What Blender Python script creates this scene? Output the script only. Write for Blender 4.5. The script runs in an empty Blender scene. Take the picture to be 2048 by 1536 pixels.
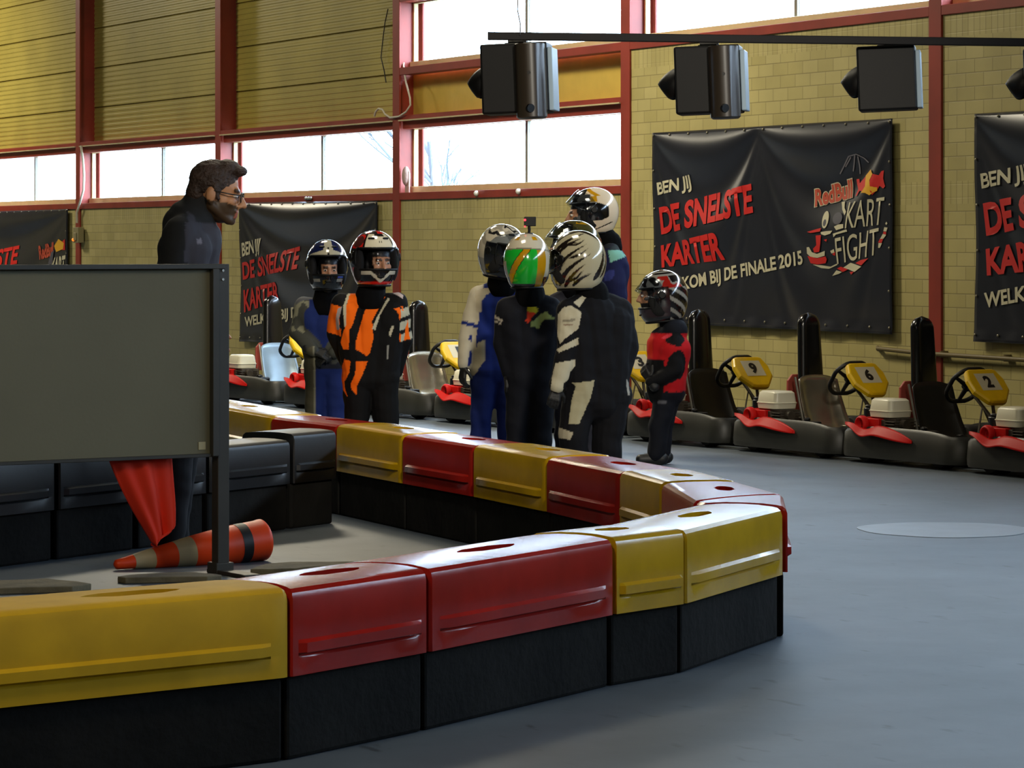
import bpy, bmesh, math, random
from mathutils import Vector, Matrix, noise
random.seed(7)
PI = math.pi
F, H, CX, HY = 6500.0, 1.5, 1024.0, 486.0
SC = bpy.context.scene
COL = SC.collection
R = math.radians


def pt(x, y, Y):
    return Vector(((x - CX) / F * Y, Y, H - (y - HY) / F * Y))


def gnd(x, y, z=0.0):
    Y = (H - z) * F / (y - HY)
    return Vector(((x - CX) / F * Y, Y, z))


# ---------------------------------------------------------------- materials
def lin(c):
    c /= 255.0
    return c / 12.92 if c <= 0.04045 else ((c + 0.055) / 1.055) ** 2.4


RGBC = {}


def rgb(h):
    if h not in RGBC:
        RGBC[h] = tuple(lin(int(h[i:i + 2], 16)) for i in (1, 3, 5))
    return RGBC[h]


MATS = {}


def mat(name, col, rough=0.5, metal=0.0, coat=0.0, spec=0.5, var=0.0, vscale=6.0, bump=0.0, bscale=40.0, emit=None, estr=0.0, attr=False):
    if name in MATS:
        return MATS[name]
    m = bpy.data.materials.new(name)
    m.use_nodes = True
    nt = m.node_tree
    b = nt.nodes['Principled BSDF']
    c = rgb(col) if isinstance(col, str) else col
    b.inputs['Base Color'].default_value = (*c, 1)
    b.inputs['Roughness'].default_value = rough
    b.inputs['Metallic'].default_value = metal
    b.inputs['Coat Weight'].default_value = coat
    b.inputs['Coat Roughness'].default_value = 0.08
    b.inputs['Specular IOR Level'].default_value = spec
    tc = nt.nodes.new('ShaderNodeTexCoord')
    src = None
    if attr:
        a = nt.nodes.new('ShaderNodeAttribute')
        a.attribute_name = 'Col'
        src = a.outputs['Color']
        nt.links.new(src, b.inputs['Base Color'])
    if var > 0:
        n = nt.nodes.new('ShaderNodeTexNoise')
        n.inputs['Scale'].default_value = vscale
        n.inputs['Detail'].default_value = 6
        nt.links.new(tc.outputs['Object'], n.inputs['Vector'])
        mr = nt.nodes.new('ShaderNodeMapRange')
        mr.inputs['From Min'].default_value = 0.3
        mr.inputs['From Max'].default_value = 0.7
        mr.inputs['To Min'].default_value = 1 - var
        mr.inputs['To Max'].default_value = 1 + var
        nt.links.new(n.outputs['Fac'], mr.inputs['Value'])
        vm = nt.nodes.new('ShaderNodeVectorMath')
        vm.operation = 'SCALE'
        if src is None:
            vm.inputs[0].default_value = c
        else:
            nt.links.new(src, vm.inputs[0])
        nt.links.new(mr.outputs['Result'], vm.inputs['Scale'])
        nt.links.new(vm.outputs['Vector'], b.inputs['Base Color'])
    if bump > 0:
        n2 = nt.nodes.new('ShaderNodeTexNoise')
        n2.inputs['Scale'].default_value = bscale
        n2.inputs['Detail'].default_value = 5
        nt.links.new(tc.outputs['Object'], n2.inputs['Vector'])
        bp = nt.nodes.new('ShaderNodeBump')
        bp.inputs['Strength'].default_value = bump
        bp.inputs['Distance'].default_value = 0.02
        nt.links.new(n2.outputs['Fac'], bp.inputs['Height'])
        nt.links.new(bp.outputs['Normal'], b.inputs['Normal'])
    if emit:
        b.inputs['Emission Color'].default_value = (*rgb(emit), 1)
        b.inputs['Emission Strength'].default_value = estr
    MATS[name] = m
    return m


def glassy(name, tint, opac, rough=0.05, ior=1.45):
    m = bpy.data.materials.new(name)
    m.use_nodes = True
    nt = m.node_tree
    nt.nodes.clear()
    out = nt.nodes.new('ShaderNodeOutputMaterial')
    t = nt.nodes.new('ShaderNodeBsdfTransparent')
    t.inputs['Color'].default_value = (*rgb(tint), 1)
    g = nt.nodes.new('ShaderNodeBsdfGlossy')
    g.inputs['Roughness'].default_value = rough
    fr = nt.nodes.new('ShaderNodeFresnel')
    fr.inputs['IOR'].default_value = ior
    ad = nt.nodes.new('ShaderNodeMath')
    ad.operation = 'ADD'
    ad.use_clamp = True
    ad.inputs[1].default_value = opac
    mx = nt.nodes.new('ShaderNodeMixShader')
    ge = nt.nodes.new('ShaderNodeNewGeometry')
    fb = nt.nodes.new('ShaderNodeMath')
    fb.operation = 'SUBTRACT'
    fb.inputs[0].default_value = 1.0
    nt.links.new(ge.outputs['Backfacing'], fb.inputs[1])
    mf = nt.nodes.new('ShaderNodeMath')
    mf.operation = 'MULTIPLY'
    nt.links.new(fr.outputs[0], mf.inputs[0])
    nt.links.new(fb.outputs[0], mf.inputs[1])
    nt.links.new(mf.outputs[0], ad.inputs[0])
    nt.links.new(ad.outputs[0], mx.inputs[0])
    nt.links.new(t.outputs[0], mx.inputs[1])
    nt.links.new(g.outputs[0], mx.inputs[2])
    nt.links.new(mx.outputs[0], out.inputs[0])
    return m


# ---------------------------------------------------------------- mesh builder
class MB:
    def __init__(s):
        s.v, s.f, s.m = [], [], []

    def add(s, vs, fs, mi=0, M=None):
        o = len(s.v)
        for p in vs:
            p = Vector(p)
            s.v.append(M @ p if M is not None else p)
        for f in fs:
            s.f.append([i + o for i in f])
            s.m.append(mi)
        return s

    def box(s, c, d, mi=0, M=None, rot=None):
        x, y, z = d[0] / 2, d[1] / 2, d[2] / 2
        vs = [Vector(p) for p in ((-x, -y, -z), (x, -y, -z), (x, y, -z), (-x, y, -z), (-x, -y, z), (x, -y, z), (x, y, z), (-x, y, z))]
        if rot is not None:
            vs = [rot @ p for p in vs]
        vs = [p + Vector(c) for p in vs]
        return s.add(vs, [(0, 3, 2, 1), (4, 5, 6, 7), (0, 1, 5, 4), (1, 2, 6, 5), (2, 3, 7, 6), (3, 0, 4, 7)], mi, M)

    def b2(s, lo, hi, mi=0, M=None):
        lo, hi = Vector(lo), Vector(hi)
        return s.box((lo + hi) / 2, hi - lo, mi, M)

    def grid(s, fn, nu, nv, mi=0, cu=False, cv=False, M=None, mfn=None):
        vs = [fn(i / (nu if cu else nu - 1), j / (nv if cv else nv - 1)) for j in range(nv) for i in range(nu)]
        fs = []
        for j in range(nv if cv else nv - 1):
            for i in range(nu if cu else nu - 1):
                a, b = j * nu + i, j * nu + (i + 1) % nu
                c, d = ((j + 1) % nv) * nu + (i + 1) % nu, ((j + 1) % nv) * nu + i
                fs.append((a, b, c, d))
        o = len(s.f)
        s.add(vs, fs, mi, M)
        return s

    def tube(s, pts, r, n=10, mi=0, closed=False, M=None):
        pts = [Vector(p) for p in pts]
        L = len(pts)
        rr = r if isinstance(r, (list, tuple)) else [r] * L
        rings = []
        ref = None
        for i in range(L):
            a = pts[i - 1] if (i > 0 or closed) else pts[i]
            b = pts[(i + 1) % L] if (i < L - 1 or closed) else pts[i]
            t = (b - a).normalized()
            if ref is None:
                ref = t.orthogonal().normalized()
            ref = (ref - t * ref.dot(t))
            if ref.length < 1e-6:
                ref = t.orthogonal()
            ref.normalize()
            bi = t.cross(ref)
            rings.append([pts[i] + (ref * math.cos(q) + bi * math.sin(q)) * rr[i] for q in [2 * PI * k / n for k in range(n)]])
        vs = [p for ring in rings for p in ring]
        fs = []
        for i in range(L if closed else L - 1):
            for k in range(n):
                a, b = i * n + k, i * n + (k + 1) % n
                j = (i + 1) % L
                fs.append((a, b, j * n + (k + 1) % n, j * n + k))
        if not closed:
            fs.append(tuple(reversed(range(n))))
            fs.append(tuple(range((L - 1) * n, L * n)))
        return s.add(vs, fs, mi, M)

    def cyl(s, a, b, r0, r1=None, n=20, mi=0, M=None):
        return s.tube([a, b], [r0, r0 if r1 is None else r1], n, mi, M=M)

    def ell(s, c, r, mi=0, n=14, M=None, rot=None):
        vs, fs = [], []
        nv = max(6, n // 2 + 1)
        vs.append(Vector((0, 0, -1)))
        for j in range(1, nv):
            e = -PI / 2 + PI * j / nv
            for i in range(n):
                a = 2 * PI * i / n
                vs.append(Vector((math.cos(a) * math.cos(e), math.sin(a) * math.cos(e), math.sin(e))))
        vs.append(Vector((0, 0, 1)))
        for i in range(n):
            fs.append((0, 1 + (i + 1) % n, 1 + i))
            for j in range(nv - 2):
                a, b = 1 + j * n + i, 1 + j * n + (i + 1) % n
                fs.append((a, b, b + n, a + n))
            fs.append((1 + (nv - 2) * n + i, 1 + (nv - 2) * n + (i + 1) % n, len(vs) - 1))
        rr = (r, r, r) if not isinstance(r, (tuple, list)) else r
        vs = [Vector((p.x * rr[0], p.y * rr[1], p.z * rr[2])) for p in vs]
        if rot is not None:
            vs = [rot @ p for p in vs]
        vs = [p + Vector(c) for p in vs]
        return s.add(vs, fs, mi, M)

    def cap(s, a, ra, b, rb, n=14, M=None):
        """round-ended tapered limb"""
        a, b = Vector(a), Vector(b)
        d = b - a
        L = d.length
        if L < 1e-5:
            return s.ell(a, max(ra, rb), n=n, M=M)
        t = d / L
        pts, rr = [], []
        for q in (90, 65, 40, 18):
            pts.append(a - t * ra * math.sin(R(q)))
            rr.append(max(ra * math.cos(R(q)), 0.0008))
        for k in range(0, 5):
            pts.append(a + d * k / 4)
            rr.append(ra + (rb - ra) * k / 4)
        for q in (18, 40, 65, 90):
            pts.append(b + t * rb * math.sin(R(q)))
            rr.append(max(rb * math.cos(R(q)), 0.0008))
        return s.tube(pts, rr, n, 0, M=M)

    def lathe(s, prof, n=32, mi=0, M=None, mis=None):
        vs, fs, o = [], [], len(s.f)
        for (r, z) in prof:
            for i in range(n):
                a = 2 * PI * i / n
                vs.append((max(r, 1e-4) * math.cos(a), max(r, 1e-4) * math.sin(a), z))
        L = len(prof)
        for j in range(L - 1):
            for i in range(n):
                a, b = j * n + i, j * n + (i + 1) % n
                fs.append((a, b, b + n, a + n))
        fs.append(tuple(reversed(range(n))))
        fs.append(tuple(range((L - 1) * n, L * n)))
        s.add(vs, fs, mi, M)
        if mis:
            for j in range(L - 1):
                for i in range(n):
                    s.m[o + j * n + i] = mis[j]
        return s

    def prism(s, poly, z0, z1, mi=0, M=None):
        n = len(poly)
        vs = [(p[0], p[1], z0) for p in poly] + [(p[0], p[1], z1) for p in poly]
        fs = [tuple(reversed(range(n))), tuple(range(n, 2 * n))]
        for i in range(n):
            fs.append((i, (i + 1) % n, n + (i + 1) % n, n + i))
        return s.add(vs, fs, mi, M)

    def mesh(s, name):
        me = bpy.data.meshes.new(name)
        me.from_pydata([tuple(p) for p in s.v], [], s.f)
        me.polygons.foreach_set('material_index', s.m)
        me.update()
        return me

    def build(s, name, mats, parent=None, loc=None, rotz=0.0, mw=None, smooth=35, bevel=0.0, seg=2, solid=0.0, sub=0, fix=True):
        me = s.mesh(name)
        if fix:
            bm = bmesh.new()
            bm.from_mesh(me)
            bmesh.ops.recalc_face_normals(bm, faces=bm.faces)
            bm.to_mesh(me)
            bm.free()
        return link(name, me, mats, parent, loc, rotz, mw, smooth, bevel, seg, solid, sub)


def link(name, me, mats, parent=None, loc=None, rotz=0.0, mw=None, smooth=35, bevel=0.0, seg=2, solid=0.0, sub=0):
    if not isinstance(mats, (list, tuple)):
        mats = [mats]
    for m in mats:
        me.materials.append(m)
    o = bpy.data.objects.new(name, me)
    COL.objects.link(o)
    if smooth:
        me.polygons.foreach_set('use_smooth', [True] * len(me.polygons))
        if smooth < 180:
            me.set_sharp_from_angle(angle=R(smooth))
    if parent is not None:
        o.parent = parent
    if mw is not None:
        o.matrix_world = mw
    elif loc is not None:
        o.location = loc
        o.rotation_euler = (0, 0, rotz)
    if sub:
        q = o.modifiers.new('sub', 'SUBSURF')
        q.levels = q.render_levels = sub
    if solid:
        q = o.modifiers.new('solid', 'SOLIDIFY')
        q.thickness = abs(solid)
        q.offset = -1 if solid > 0 else 1
        if len(mats) > 1:
            q.material_offset = 1
            q.material_offset_rim = 1
    if bevel:
        q = o.modifiers.new('bevel', 'BEVEL')
        q.width = bevel
        q.segments = seg
        q.limit_method = 'ANGLE'
        q.angle_limit = R(40)
    return o


def tag(o, label, cat, group=None):
    o['label'] = label
    o['category'] = cat
    if group:
        o['group'] = group
    return o


def struct(o, label, cat):
    o['kind'] = 'structure'
    o['label'] = label
    o['category'] = cat
    return o


def empty(name, loc=(0, 0, 0), rotz=0.0, mw=None):
    o = bpy.data.objects.new(name, None)
    o.empty_display_size = 0.1
    COL.objects.link(o)
    if mw is not None:
        o.matrix_world = mw
    else:
        o.location = loc
        o.rotation_euler = (0, 0, rotz)
    return o


def evalmesh(o):
    dg = bpy.context.evaluated_depsgraph_get()
    dg.update()
    return bpy.data.meshes.new_from_object(o.evaluated_get(dg))


def drop(o):
    me = o.data
    bpy.data.objects.remove(o)
    if me and me.users == 0:
        bpy.data.meshes.remove(me)


def fuse(mb, vox, it=3, fac=0.5):
    """union of the overlapping shapes as one continuous skin"""
    me = mb.mesh('tmp')
    bm = bmesh.new()
    bm.from_mesh(me)
    bmesh.ops.recalc_face_normals(bm, faces=bm.faces)
    bm.to_mesh(me)
    bm.free()
    o = bpy.data.objects.new('tmp', me)
    COL.objects.link(o)
    q = o.modifiers.new('r', 'REMESH')
    q.mode = 'VOXEL'
    q.voxel_size = vox
    q = o.modifiers.new('s', 'SMOOTH')
    q.factor = fac
    q.iterations = it
    r = evalmesh(o)
    drop(o)
    r.materials.clear()
    return r


def paint(me, fn):
    ca = me.color_attributes.new('Col', 'FLOAT_COLOR', 'POINT')
    buf = []
    for p, n in zip([v.co.copy() for v in me.vertices], [v.normal.copy() for v in me.vertices]):
        c = fn(p, n)
        buf.extend((c[0], c[1], c[2], 1.0))
    ca.data.foreach_set('color', buf)


def inpoly(x, y, P):
    r = False
    j = len(P) - 1
    for i in range(len(P)):
        if (P[i][1] > y) != (P[j][1] > y) and x < (P[j][0] - P[i][0]) * (y - P[i][1]) / (P[j][1] - P[i][1]) + P[i][0]:
            r = not r
        j = i
    return r


def textmesh(body, offset=0.0, shear=0.0):
    """flat lettering: list of (u, v) in 0..1 and faces"""
    cu = bpy.data.curves.new('t', 'FONT')
    cu.body = body
    cu.offset = offset
    cu.shear = shear
    cu.resolution_u = 4
    o = bpy.data.objects.new('t', cu)
    COL.objects.link(o)
    me = evalmesh(o)
    vs = [v.co.copy() for v in me.vertices]
    fs = [tuple(p.vertices) for p in me.polygons]
    bpy.data.objects.remove(o)
    bpy.data.curves.remove(cu)
    bpy.data.meshes.remove(me)
    x0, x1 = min(v.x for v in vs), max(v.x for v in vs)
    y0, y1 = min(v.y for v in vs), max(v.y for v in vs)
    return [((v.x - x0) / (x1 - x0), (v.y - y0) / (y1 - y0)) for v in vs], fs


def bil(q, u, v):
    """quad q: bottom-left, bottom-right, top-right, top-left"""
    a, b, c, d = [Vector(p) for p in q]
    return a * (1 - u) * (1 - v) + b * u * (1 - v) + c * u * v + d * (1 - u) * v
# ---------------------------------------------------------------- people
m_skin = mat('skin', '#c08a66', 0.5, attr=True)
m_suit = mat('racing_suit_cloth', '#222222', 0.85, spec=0.2, attr=True, bump=0.15, bscale=16)
m_cloth2 = mat('dark_jacket_cloth', '#222222', 0.9, attr=True, bump=0.1, bscale=18)
m_glove = mat('black_glove', '#0f0f10', 0.6, bump=0.2, bscale=40)
m_collar = mat('black_neck_collar', '#070708', 0.9, spec=0.1, bump=0.1, bscale=30)
m_shoe = mat('dark_shoe', '#131315', 0.5)
m_shell = mat('helmet_lacquer', '#ffffff', 0.16, attr=True, coat=1.0)
m_pad2 = mat('helmet_lining', '#0c0b0b', 0.9)
m_trim = mat('helmet_black_rubber', '#090909', 0.5, spec=0.25)
m_visclear = glassy('clear_visor', '#e6eaf0', 0.035, 0.08)
m_visface = glassy('thin_clear_visor', '#f2f2f4', 0.0, 0.08, 1.12)
m_vissmoke = glassy('smoke_visor', '#55524e', 0.12, 0.08)
m_white_eye = mat('eye_white', '#d8cfc4', 0.3)
m_iris = mat('eye_dark', '#1c120c', 0.2)
m_hair = mat('dark_brown_hair', '#38271e', 0.6, var=0.3, vscale=30, bump=0.8, bscale=60)
BLACK, NAVY = rgb('#0b0b0c'), rgb('#12141c')


class Fig:
    """px frame of one person: cx, yg = where the feet stand"""
    def __init__(f, cx, yg, joints, flip=1):
        f.cx, f.yg = cx, yg
        f.k = (yg - HY) / H
        f.o = gnd(cx, yg)
        f.J = {}
        for n, (x, y, dy) in joints.items():
            f.J[n] = f.l(x, y, dy)

    def l(f, x, y, dy=0.0):
        # true position for that depth, in the person's frame
        Y = f.o.y + dy
        p = pt(x, y, Y)
        return Vector((p.x - f.o.x, dy, p.z))

    def px(f, p):
        q = p + f.o
        return (CX + F * q.x / q.y, HY - (q.z - H) * F / q.y)


def hand_shapes(mb, w, d, nrm, s, curl=0.5, side=1):
    """palm, four unequal bent fingers and a thumb from the wrist w, pointing along d, palm facing nrm"""
    d = d.normalized()
    nrm = (nrm - d * nrm.dot(d)).normalized()
    b = d.cross(nrm).normalized() * side
    for q in (-1.1, -0.4, 0.4, 1.1):
        mb.cap(w + b * q * 0.012 * s, 0.014 * s, w + d * 0.075 * s + b * q * 0.022 * s, 0.013 * s, n=10)
    for i, L in enumerate((0.066, 0.076, 0.070, 0.054)):
        p = w + d * 0.078 * s + b * (1.15 - i * 0.77) * 0.024 * s
        a = 0.0
        r = 0.0098 * s
        for k, seg in enumerate((0.45, 0.32, 0.25)):
            a += curl * (0.7 if k == 0 else 1.0)
            dd = d * math.cos(a) + nrm * math.sin(a)
            q = p + dd * L * s * seg
            mb.cap(p, r, q, r * 0.92, n=8)
            p, r = q, r * 0.92
    p = w + d * 0.022 * s + b * 0.022 * s
    q = p + (d * 0.6 + b * 0.75 + nrm * 0.35).normalized() * 0.042 * s
    mb.cap(p, 0.014 * s, q, 0.011 * s, n=8)
    t = q + (d * 0.85 + b * 0.25 + nrm * 0.5).normalized() * 0.034 * s
    mb.cap(q, 0.011 * s, t, 0.009 * s, n=8)


def head_mat(c, yaw, pitch, s):
    return Matrix.Translation(c) @ Matrix.Rotation(R(yaw), 4, 'Z') @ Matrix.Rotation(R(pitch), 4, 'X') @ Matrix.Scale(s, 4)


def head_shapes(mb, M):
    mb.ell((0, 0.012, 0.035), (0.075, 0.095, 0.085), n=22, M=M)
    mb.ell((0, -0.028, -0.03), (0.062, 0.064, 0.085), n=20, M=M)
    for s in (-1, 1):
        mb.cap((s * 0.052, 0.005, -0.05), 0.022, (s * 0.018, -0.066, -0.096), 0.020, M=M)
        mb.ell((s * 0.034, -0.062, -0.022), (0.028, 0.026, 0.026), n=12, M=M)
        mb.ell((s * 0.012, -0.101, -0.036), (0.010, 0.011, 0.009), n=10, M=M)
        mb.ell((s * 0.078, 0.014, -0.008), (0.012, 0.022, 0.034), n=12, M=M)
        mb.ell((s * 0.080, 0.012, -0.032), (0.008, 0.010, 0.012), n=8, M=M)
    mb.ell((0, -0.076, -0.098), (0.022, 0.018, 0.018), n=12, M=M)
    mb.cap((0, -0.090, 0.014), 0.010, (0, -0.117, -0.030), 0.0135, M=M)
    mb.cap((-0.036, -0.080, 0.024), 0.012, (0.036, -0.080, 0.024), 0.012, M=M)
    mb.cap((-0.018, -0.091, -0.060), 0.008, (0.018, -0.091, -0.060), 0.008, M=M)
    mb.cap((-0.015, -0.088, -0.076), 0.009, (0.015, -0.088, -0.076), 0.009, M=M)


def eyes(M, parent):
    for s in (-1, 1):
        mb = MB()
        mb.ell((s * 0.031, -0.0795, 0.002), (0.0135, 0.0125, 0.0095), 0, n=14, M=M)
        mb.ell((s * 0.031, -0.0895, 0.002), (0.006, 0.004, 0.006), 1, n=10, M=M)
        mb.build('eye', [m_white_eye, m_iris], parent, smooth=180)


SKIN, LIP, BROW = rgb('#c58e6a'), rgb('#a05a48'), rgb('#3a261a')


def skin_fn(M, beard=None, base=SKIN, hood_shade=False):
    Mi = M.inverted()

    def fn(p, n):
        q = Mi @ p
        if q.z < -0.35:
            return base
        if hood_shade and q.z > -0.2 and (q.z > 0.042 or abs(q.x) > 0.056 or q.z < -0.052 or q.y > -0.02):  # balaclava black, also painting helmet shade onto the forehead and sides
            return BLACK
        if abs(q.x) < 0.022 and q.y < -0.085 and -0.085 < q.z < -0.052:
            return LIP
        if q.y < -0.072 and 0.016 < q.z < 0.032 and 0.010 < abs(q.x) < 0.05:
            return BROW
        if beard and q.z < -0.028 - 0.25 * max(0, -(q.y + 0.055)) and q.y < 0.035 and q.z > -0.14 and abs(q.x) > 0.004:
            if not (q.y < -0.095 and q.z > -0.052):
                return beard
        return base
    return fn


def limbs(mb, J, r, s=1.0):
    """arms, legs and trunk; r: radii"""
    for sd in 'LR':
        a, e, w = J['sh' + sd], J['el' + sd], J['wr' + sd]
        mb.cap(a, r['sh'] * s, e, r['el'] * s)
        mb.cap(e, r['el'] * s, w, r['wr'] * s)
        h, k, an = J['hip' + sd], J['kn' + sd], J['an' + sd]
        mb.cap(h, r['th'] * s, k, r['kn'] * s)
        mb.cap(k, r['kn'] * s, an, r['an'] * s)
        hh = (J['hipL'] + J['hipR']) / 2
        mb.cap(h * 0.75 + hh * 0.25, r['hip'] * s, a * 0.72 + J['neck'] * 0.28 - Vector((0, 0, r['ch'] * 0.75)), r['ch'] * s)
        mb.cap(a, r['sh'] * s * 0.95, J['neck'] - Vector((0, 0, 0.04)), r['nk'] * s * 0.9)
    hh = (J['hipL'] + J['hipR']) / 2
    mb.cap(hh, r['hip'] * s, J['neck'] - Vector((0, 0, 0.14)), r['ch'] * s * 1.05)
    mb.cap(J['hipL'], r['hip'] * s * 0.95, J['hipR'], r['hip'] * s * 0.95)


KID = dict(sh=0.062, el=0.056, wr=0.044, th=0.088, kn=0.070, an=0.062, hip=0.098, ch=0.098, nk=0.07)


def helmet(root, name, M, w, l, h, colfn, visor, vis_mat, label=None, open_ang=55, scale_chin=1.0):
    """M: helmet frame (faces -Y). a = azimuth from the front, e = elevation"""
    NA, NE = 176, 84
    E0, E1 = -58.0, 90.0

    def pos(a, e, k=1.0):
        ca, ce, se = math.cos(R(a)), math.cos(R(e)), math.sin(R(e))
        sa = math.sin(R(a))
        x = w / 2 * sa * ce ** 0.92
        y = -l / 2 * ca * ce ** 0.92
        z = h / 2 * se
        if z < 0:
            z = h * 0.56 * se
        # chin bar pushed forward, neck drawn in
        fr = max(0.0, ca) ** 1.5
        lo = max(0.0, min(1.0, (-e - 2) / 30.0))
        y -= 0.030 * fr * lo * scale_chin
        y += 0.020 * max(0.0, -ca) * max(0.0, (-e - 20) / 40.0) * -1 * 0.0
        if e < -35:
            q = (-e - 35) / 25.0
            x *= 1 + 0.16 * q
            y *= 1 + 0.10 * q
        return Vector((x * k, y * k, z * (1 + (k - 1) * 0.9)))
    mb = MB()
    vs, col = [], []
    for j in range(NE):
        e = E0 + (E1 - E0) * j / (NE - 1)
        for i in range(NA):
            a = -180 + 360 * i / NA
            vs.append(pos(a, min(e, 89.5)))
    fs = []
    for j in range(NE - 1):
        e = E0 + (E1 - E0) * (j + 0.5) / (NE - 1)
        for i in range(NA):
            a = -180 + 360 * (i + 0.5) / NA
            lim = 64 - max(0, (abs(e - 3) - 13)) * 1.5
            if -20 < e < 21 and abs(a) < lim:
                continue
            fs.append((j * NA + i, j * NA + (i + 1) % NA, (j + 1) * NA + (i + 1) % NA, (j + 1) * NA + i))
    mb.add(vs, fs, 0, M)
    me = mb.mesh(name)
    ca_ = me.color_attributes.new('Col', 'FLOAT_COLOR', 'POINT')
    buf = []
    for j in range(NE):
        e = E0 + (E1 - E0) * j / (NE - 1)
        for i in range(NA):
            a = -180 + 360 * i / NA
            c = colfn(a, e)
            buf.extend((*c, 1.0))
    ca_.data.foreach_set('color', buf)
    o = link(name, me, [m_shell, m_pad2], root, smooth=180, solid=0.022)
    if label:
        o['label'] = label
    # rubber edge round the eye opening and the bottom
    ring = [pos(a, E0, 0.995) for a in range(-180, 180, 6)]
    MB().tube([M @ p for p in ring], 0.009, 8, closed=True).build('edge_trim', m_trim, o, smooth=180)
    pr = [pos(a, 21.5, 1.0) for a in range(-62, 63, 4)] + [pos(64, e, 1.0) for e in (14, 7, 0, -8)] + [pos(a, -20.3, 1.0) for a in range(62, -63, -4)] + [pos(-64, e, 1.0) for e in (-8, 0, 7, 14)]
    MB().tube([M @ p for p in pr], 0.007, 8, closed=True).build('port_seal', m_trim, o, smooth=180)
    # padding inside, left and right of the face
    for s in (-1, 1):
        MB().ell(M @ Vector((s * w * 0.36, -l * 0.12, -h * 0.10)), (0.03, 0.075, 0.10), n=14, rot=M.to_3x3().normalized()).build('cheek_pad', m_pad2, o, smooth=180)
    # vents
    for a, e in ((0, -34), (-24, 45), (24, 45)):
        p, q = pos(a - 7, e, 1.012), pos(a + 7, e, 1.012)
        MB().cap(M @ p, 0.007, M @ q, 0.007, n=8).build('vent', m_trim, o, smooth=180)
    if visor:
        piv = Vector((0, -l * 0.02, 0.006))
        ang = {'open': -open_ang, 'half': -28, 'closed': 0}[visor]
        Rv = Matrix.Translation(piv) @ Matrix.Rotation(R(ang), 4, 'X') @ Matrix.Translation(-piv)
        mb = MB()

        def vfn(u, v):
            a = -80 + 160 * u
            e = -17 + 40 * v
            tap = max(0.0, (abs(a) - 58) / 22.0)
            e = 3 + (e - 3) * (1 - 0.45 * tap)
            return pos(a, e, 1.045 + (0.02 if visor == 'open' else 0))
        mb.grid(vfn, 44, 12, M=M @ Rv)
        mb.build('visor', vis_mat, o, smooth=180, solid=0.003)
    for s in (-1, 1):
        p = pos(s * 82, 3, 1.02)
        q = pos(s * 82, 3, 1.085)
        MB().cyl(M @ p, M @ q, 0.026, 0.022, n=18).build('visor_pivot', m_trim, o, smooth=40, bevel=0.003)
    return o


def swirl(a, e, f1, f2, ph):
    n = noise.noise(Vector((math.sin(R(a)) * 2.2 + ph, math.cos(R(a)) * 2.2, e / 28.0)))
    return math.sin(R(a) * f1 + e / 57.0 * f2 + n * 3.2 + ph)


def shoes(root, J, facing, s=1.0):
    d = Vector((math.sin(R(facing)), -math.cos(R(facing)), 0))
    for sd in 'LR':
        a = J['an' + sd]
        mb = MB()
        c = Vector((a.x, a.y, 0))
        mb.cap(c + Vector((0, 0, 0.045)) - d * 0.035 * s, 0.043 * s, c + Vector((0, 0, 0.04)) + d * 0.11 * s, 0.036 * s)
        mb.cap(c + Vector((0, 0, 0.05)), 0.045 * s, Vector((a.x, a.y, 0.09)), 0.05 * s)
        mb.b2(c + Vector((-0.03, -0.03, 0.0)), c + Vector((0.03, 0.03, 0.02)))
        me = fuse(mb, 0.009, 2)
        zmin = min(v.co.z for v in me.vertices)
        for v in me.vertices:
            v.co.z = max(v.co.z, 0.0)
        link('shoe', me, m_shoe, root, smooth=180)


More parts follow.
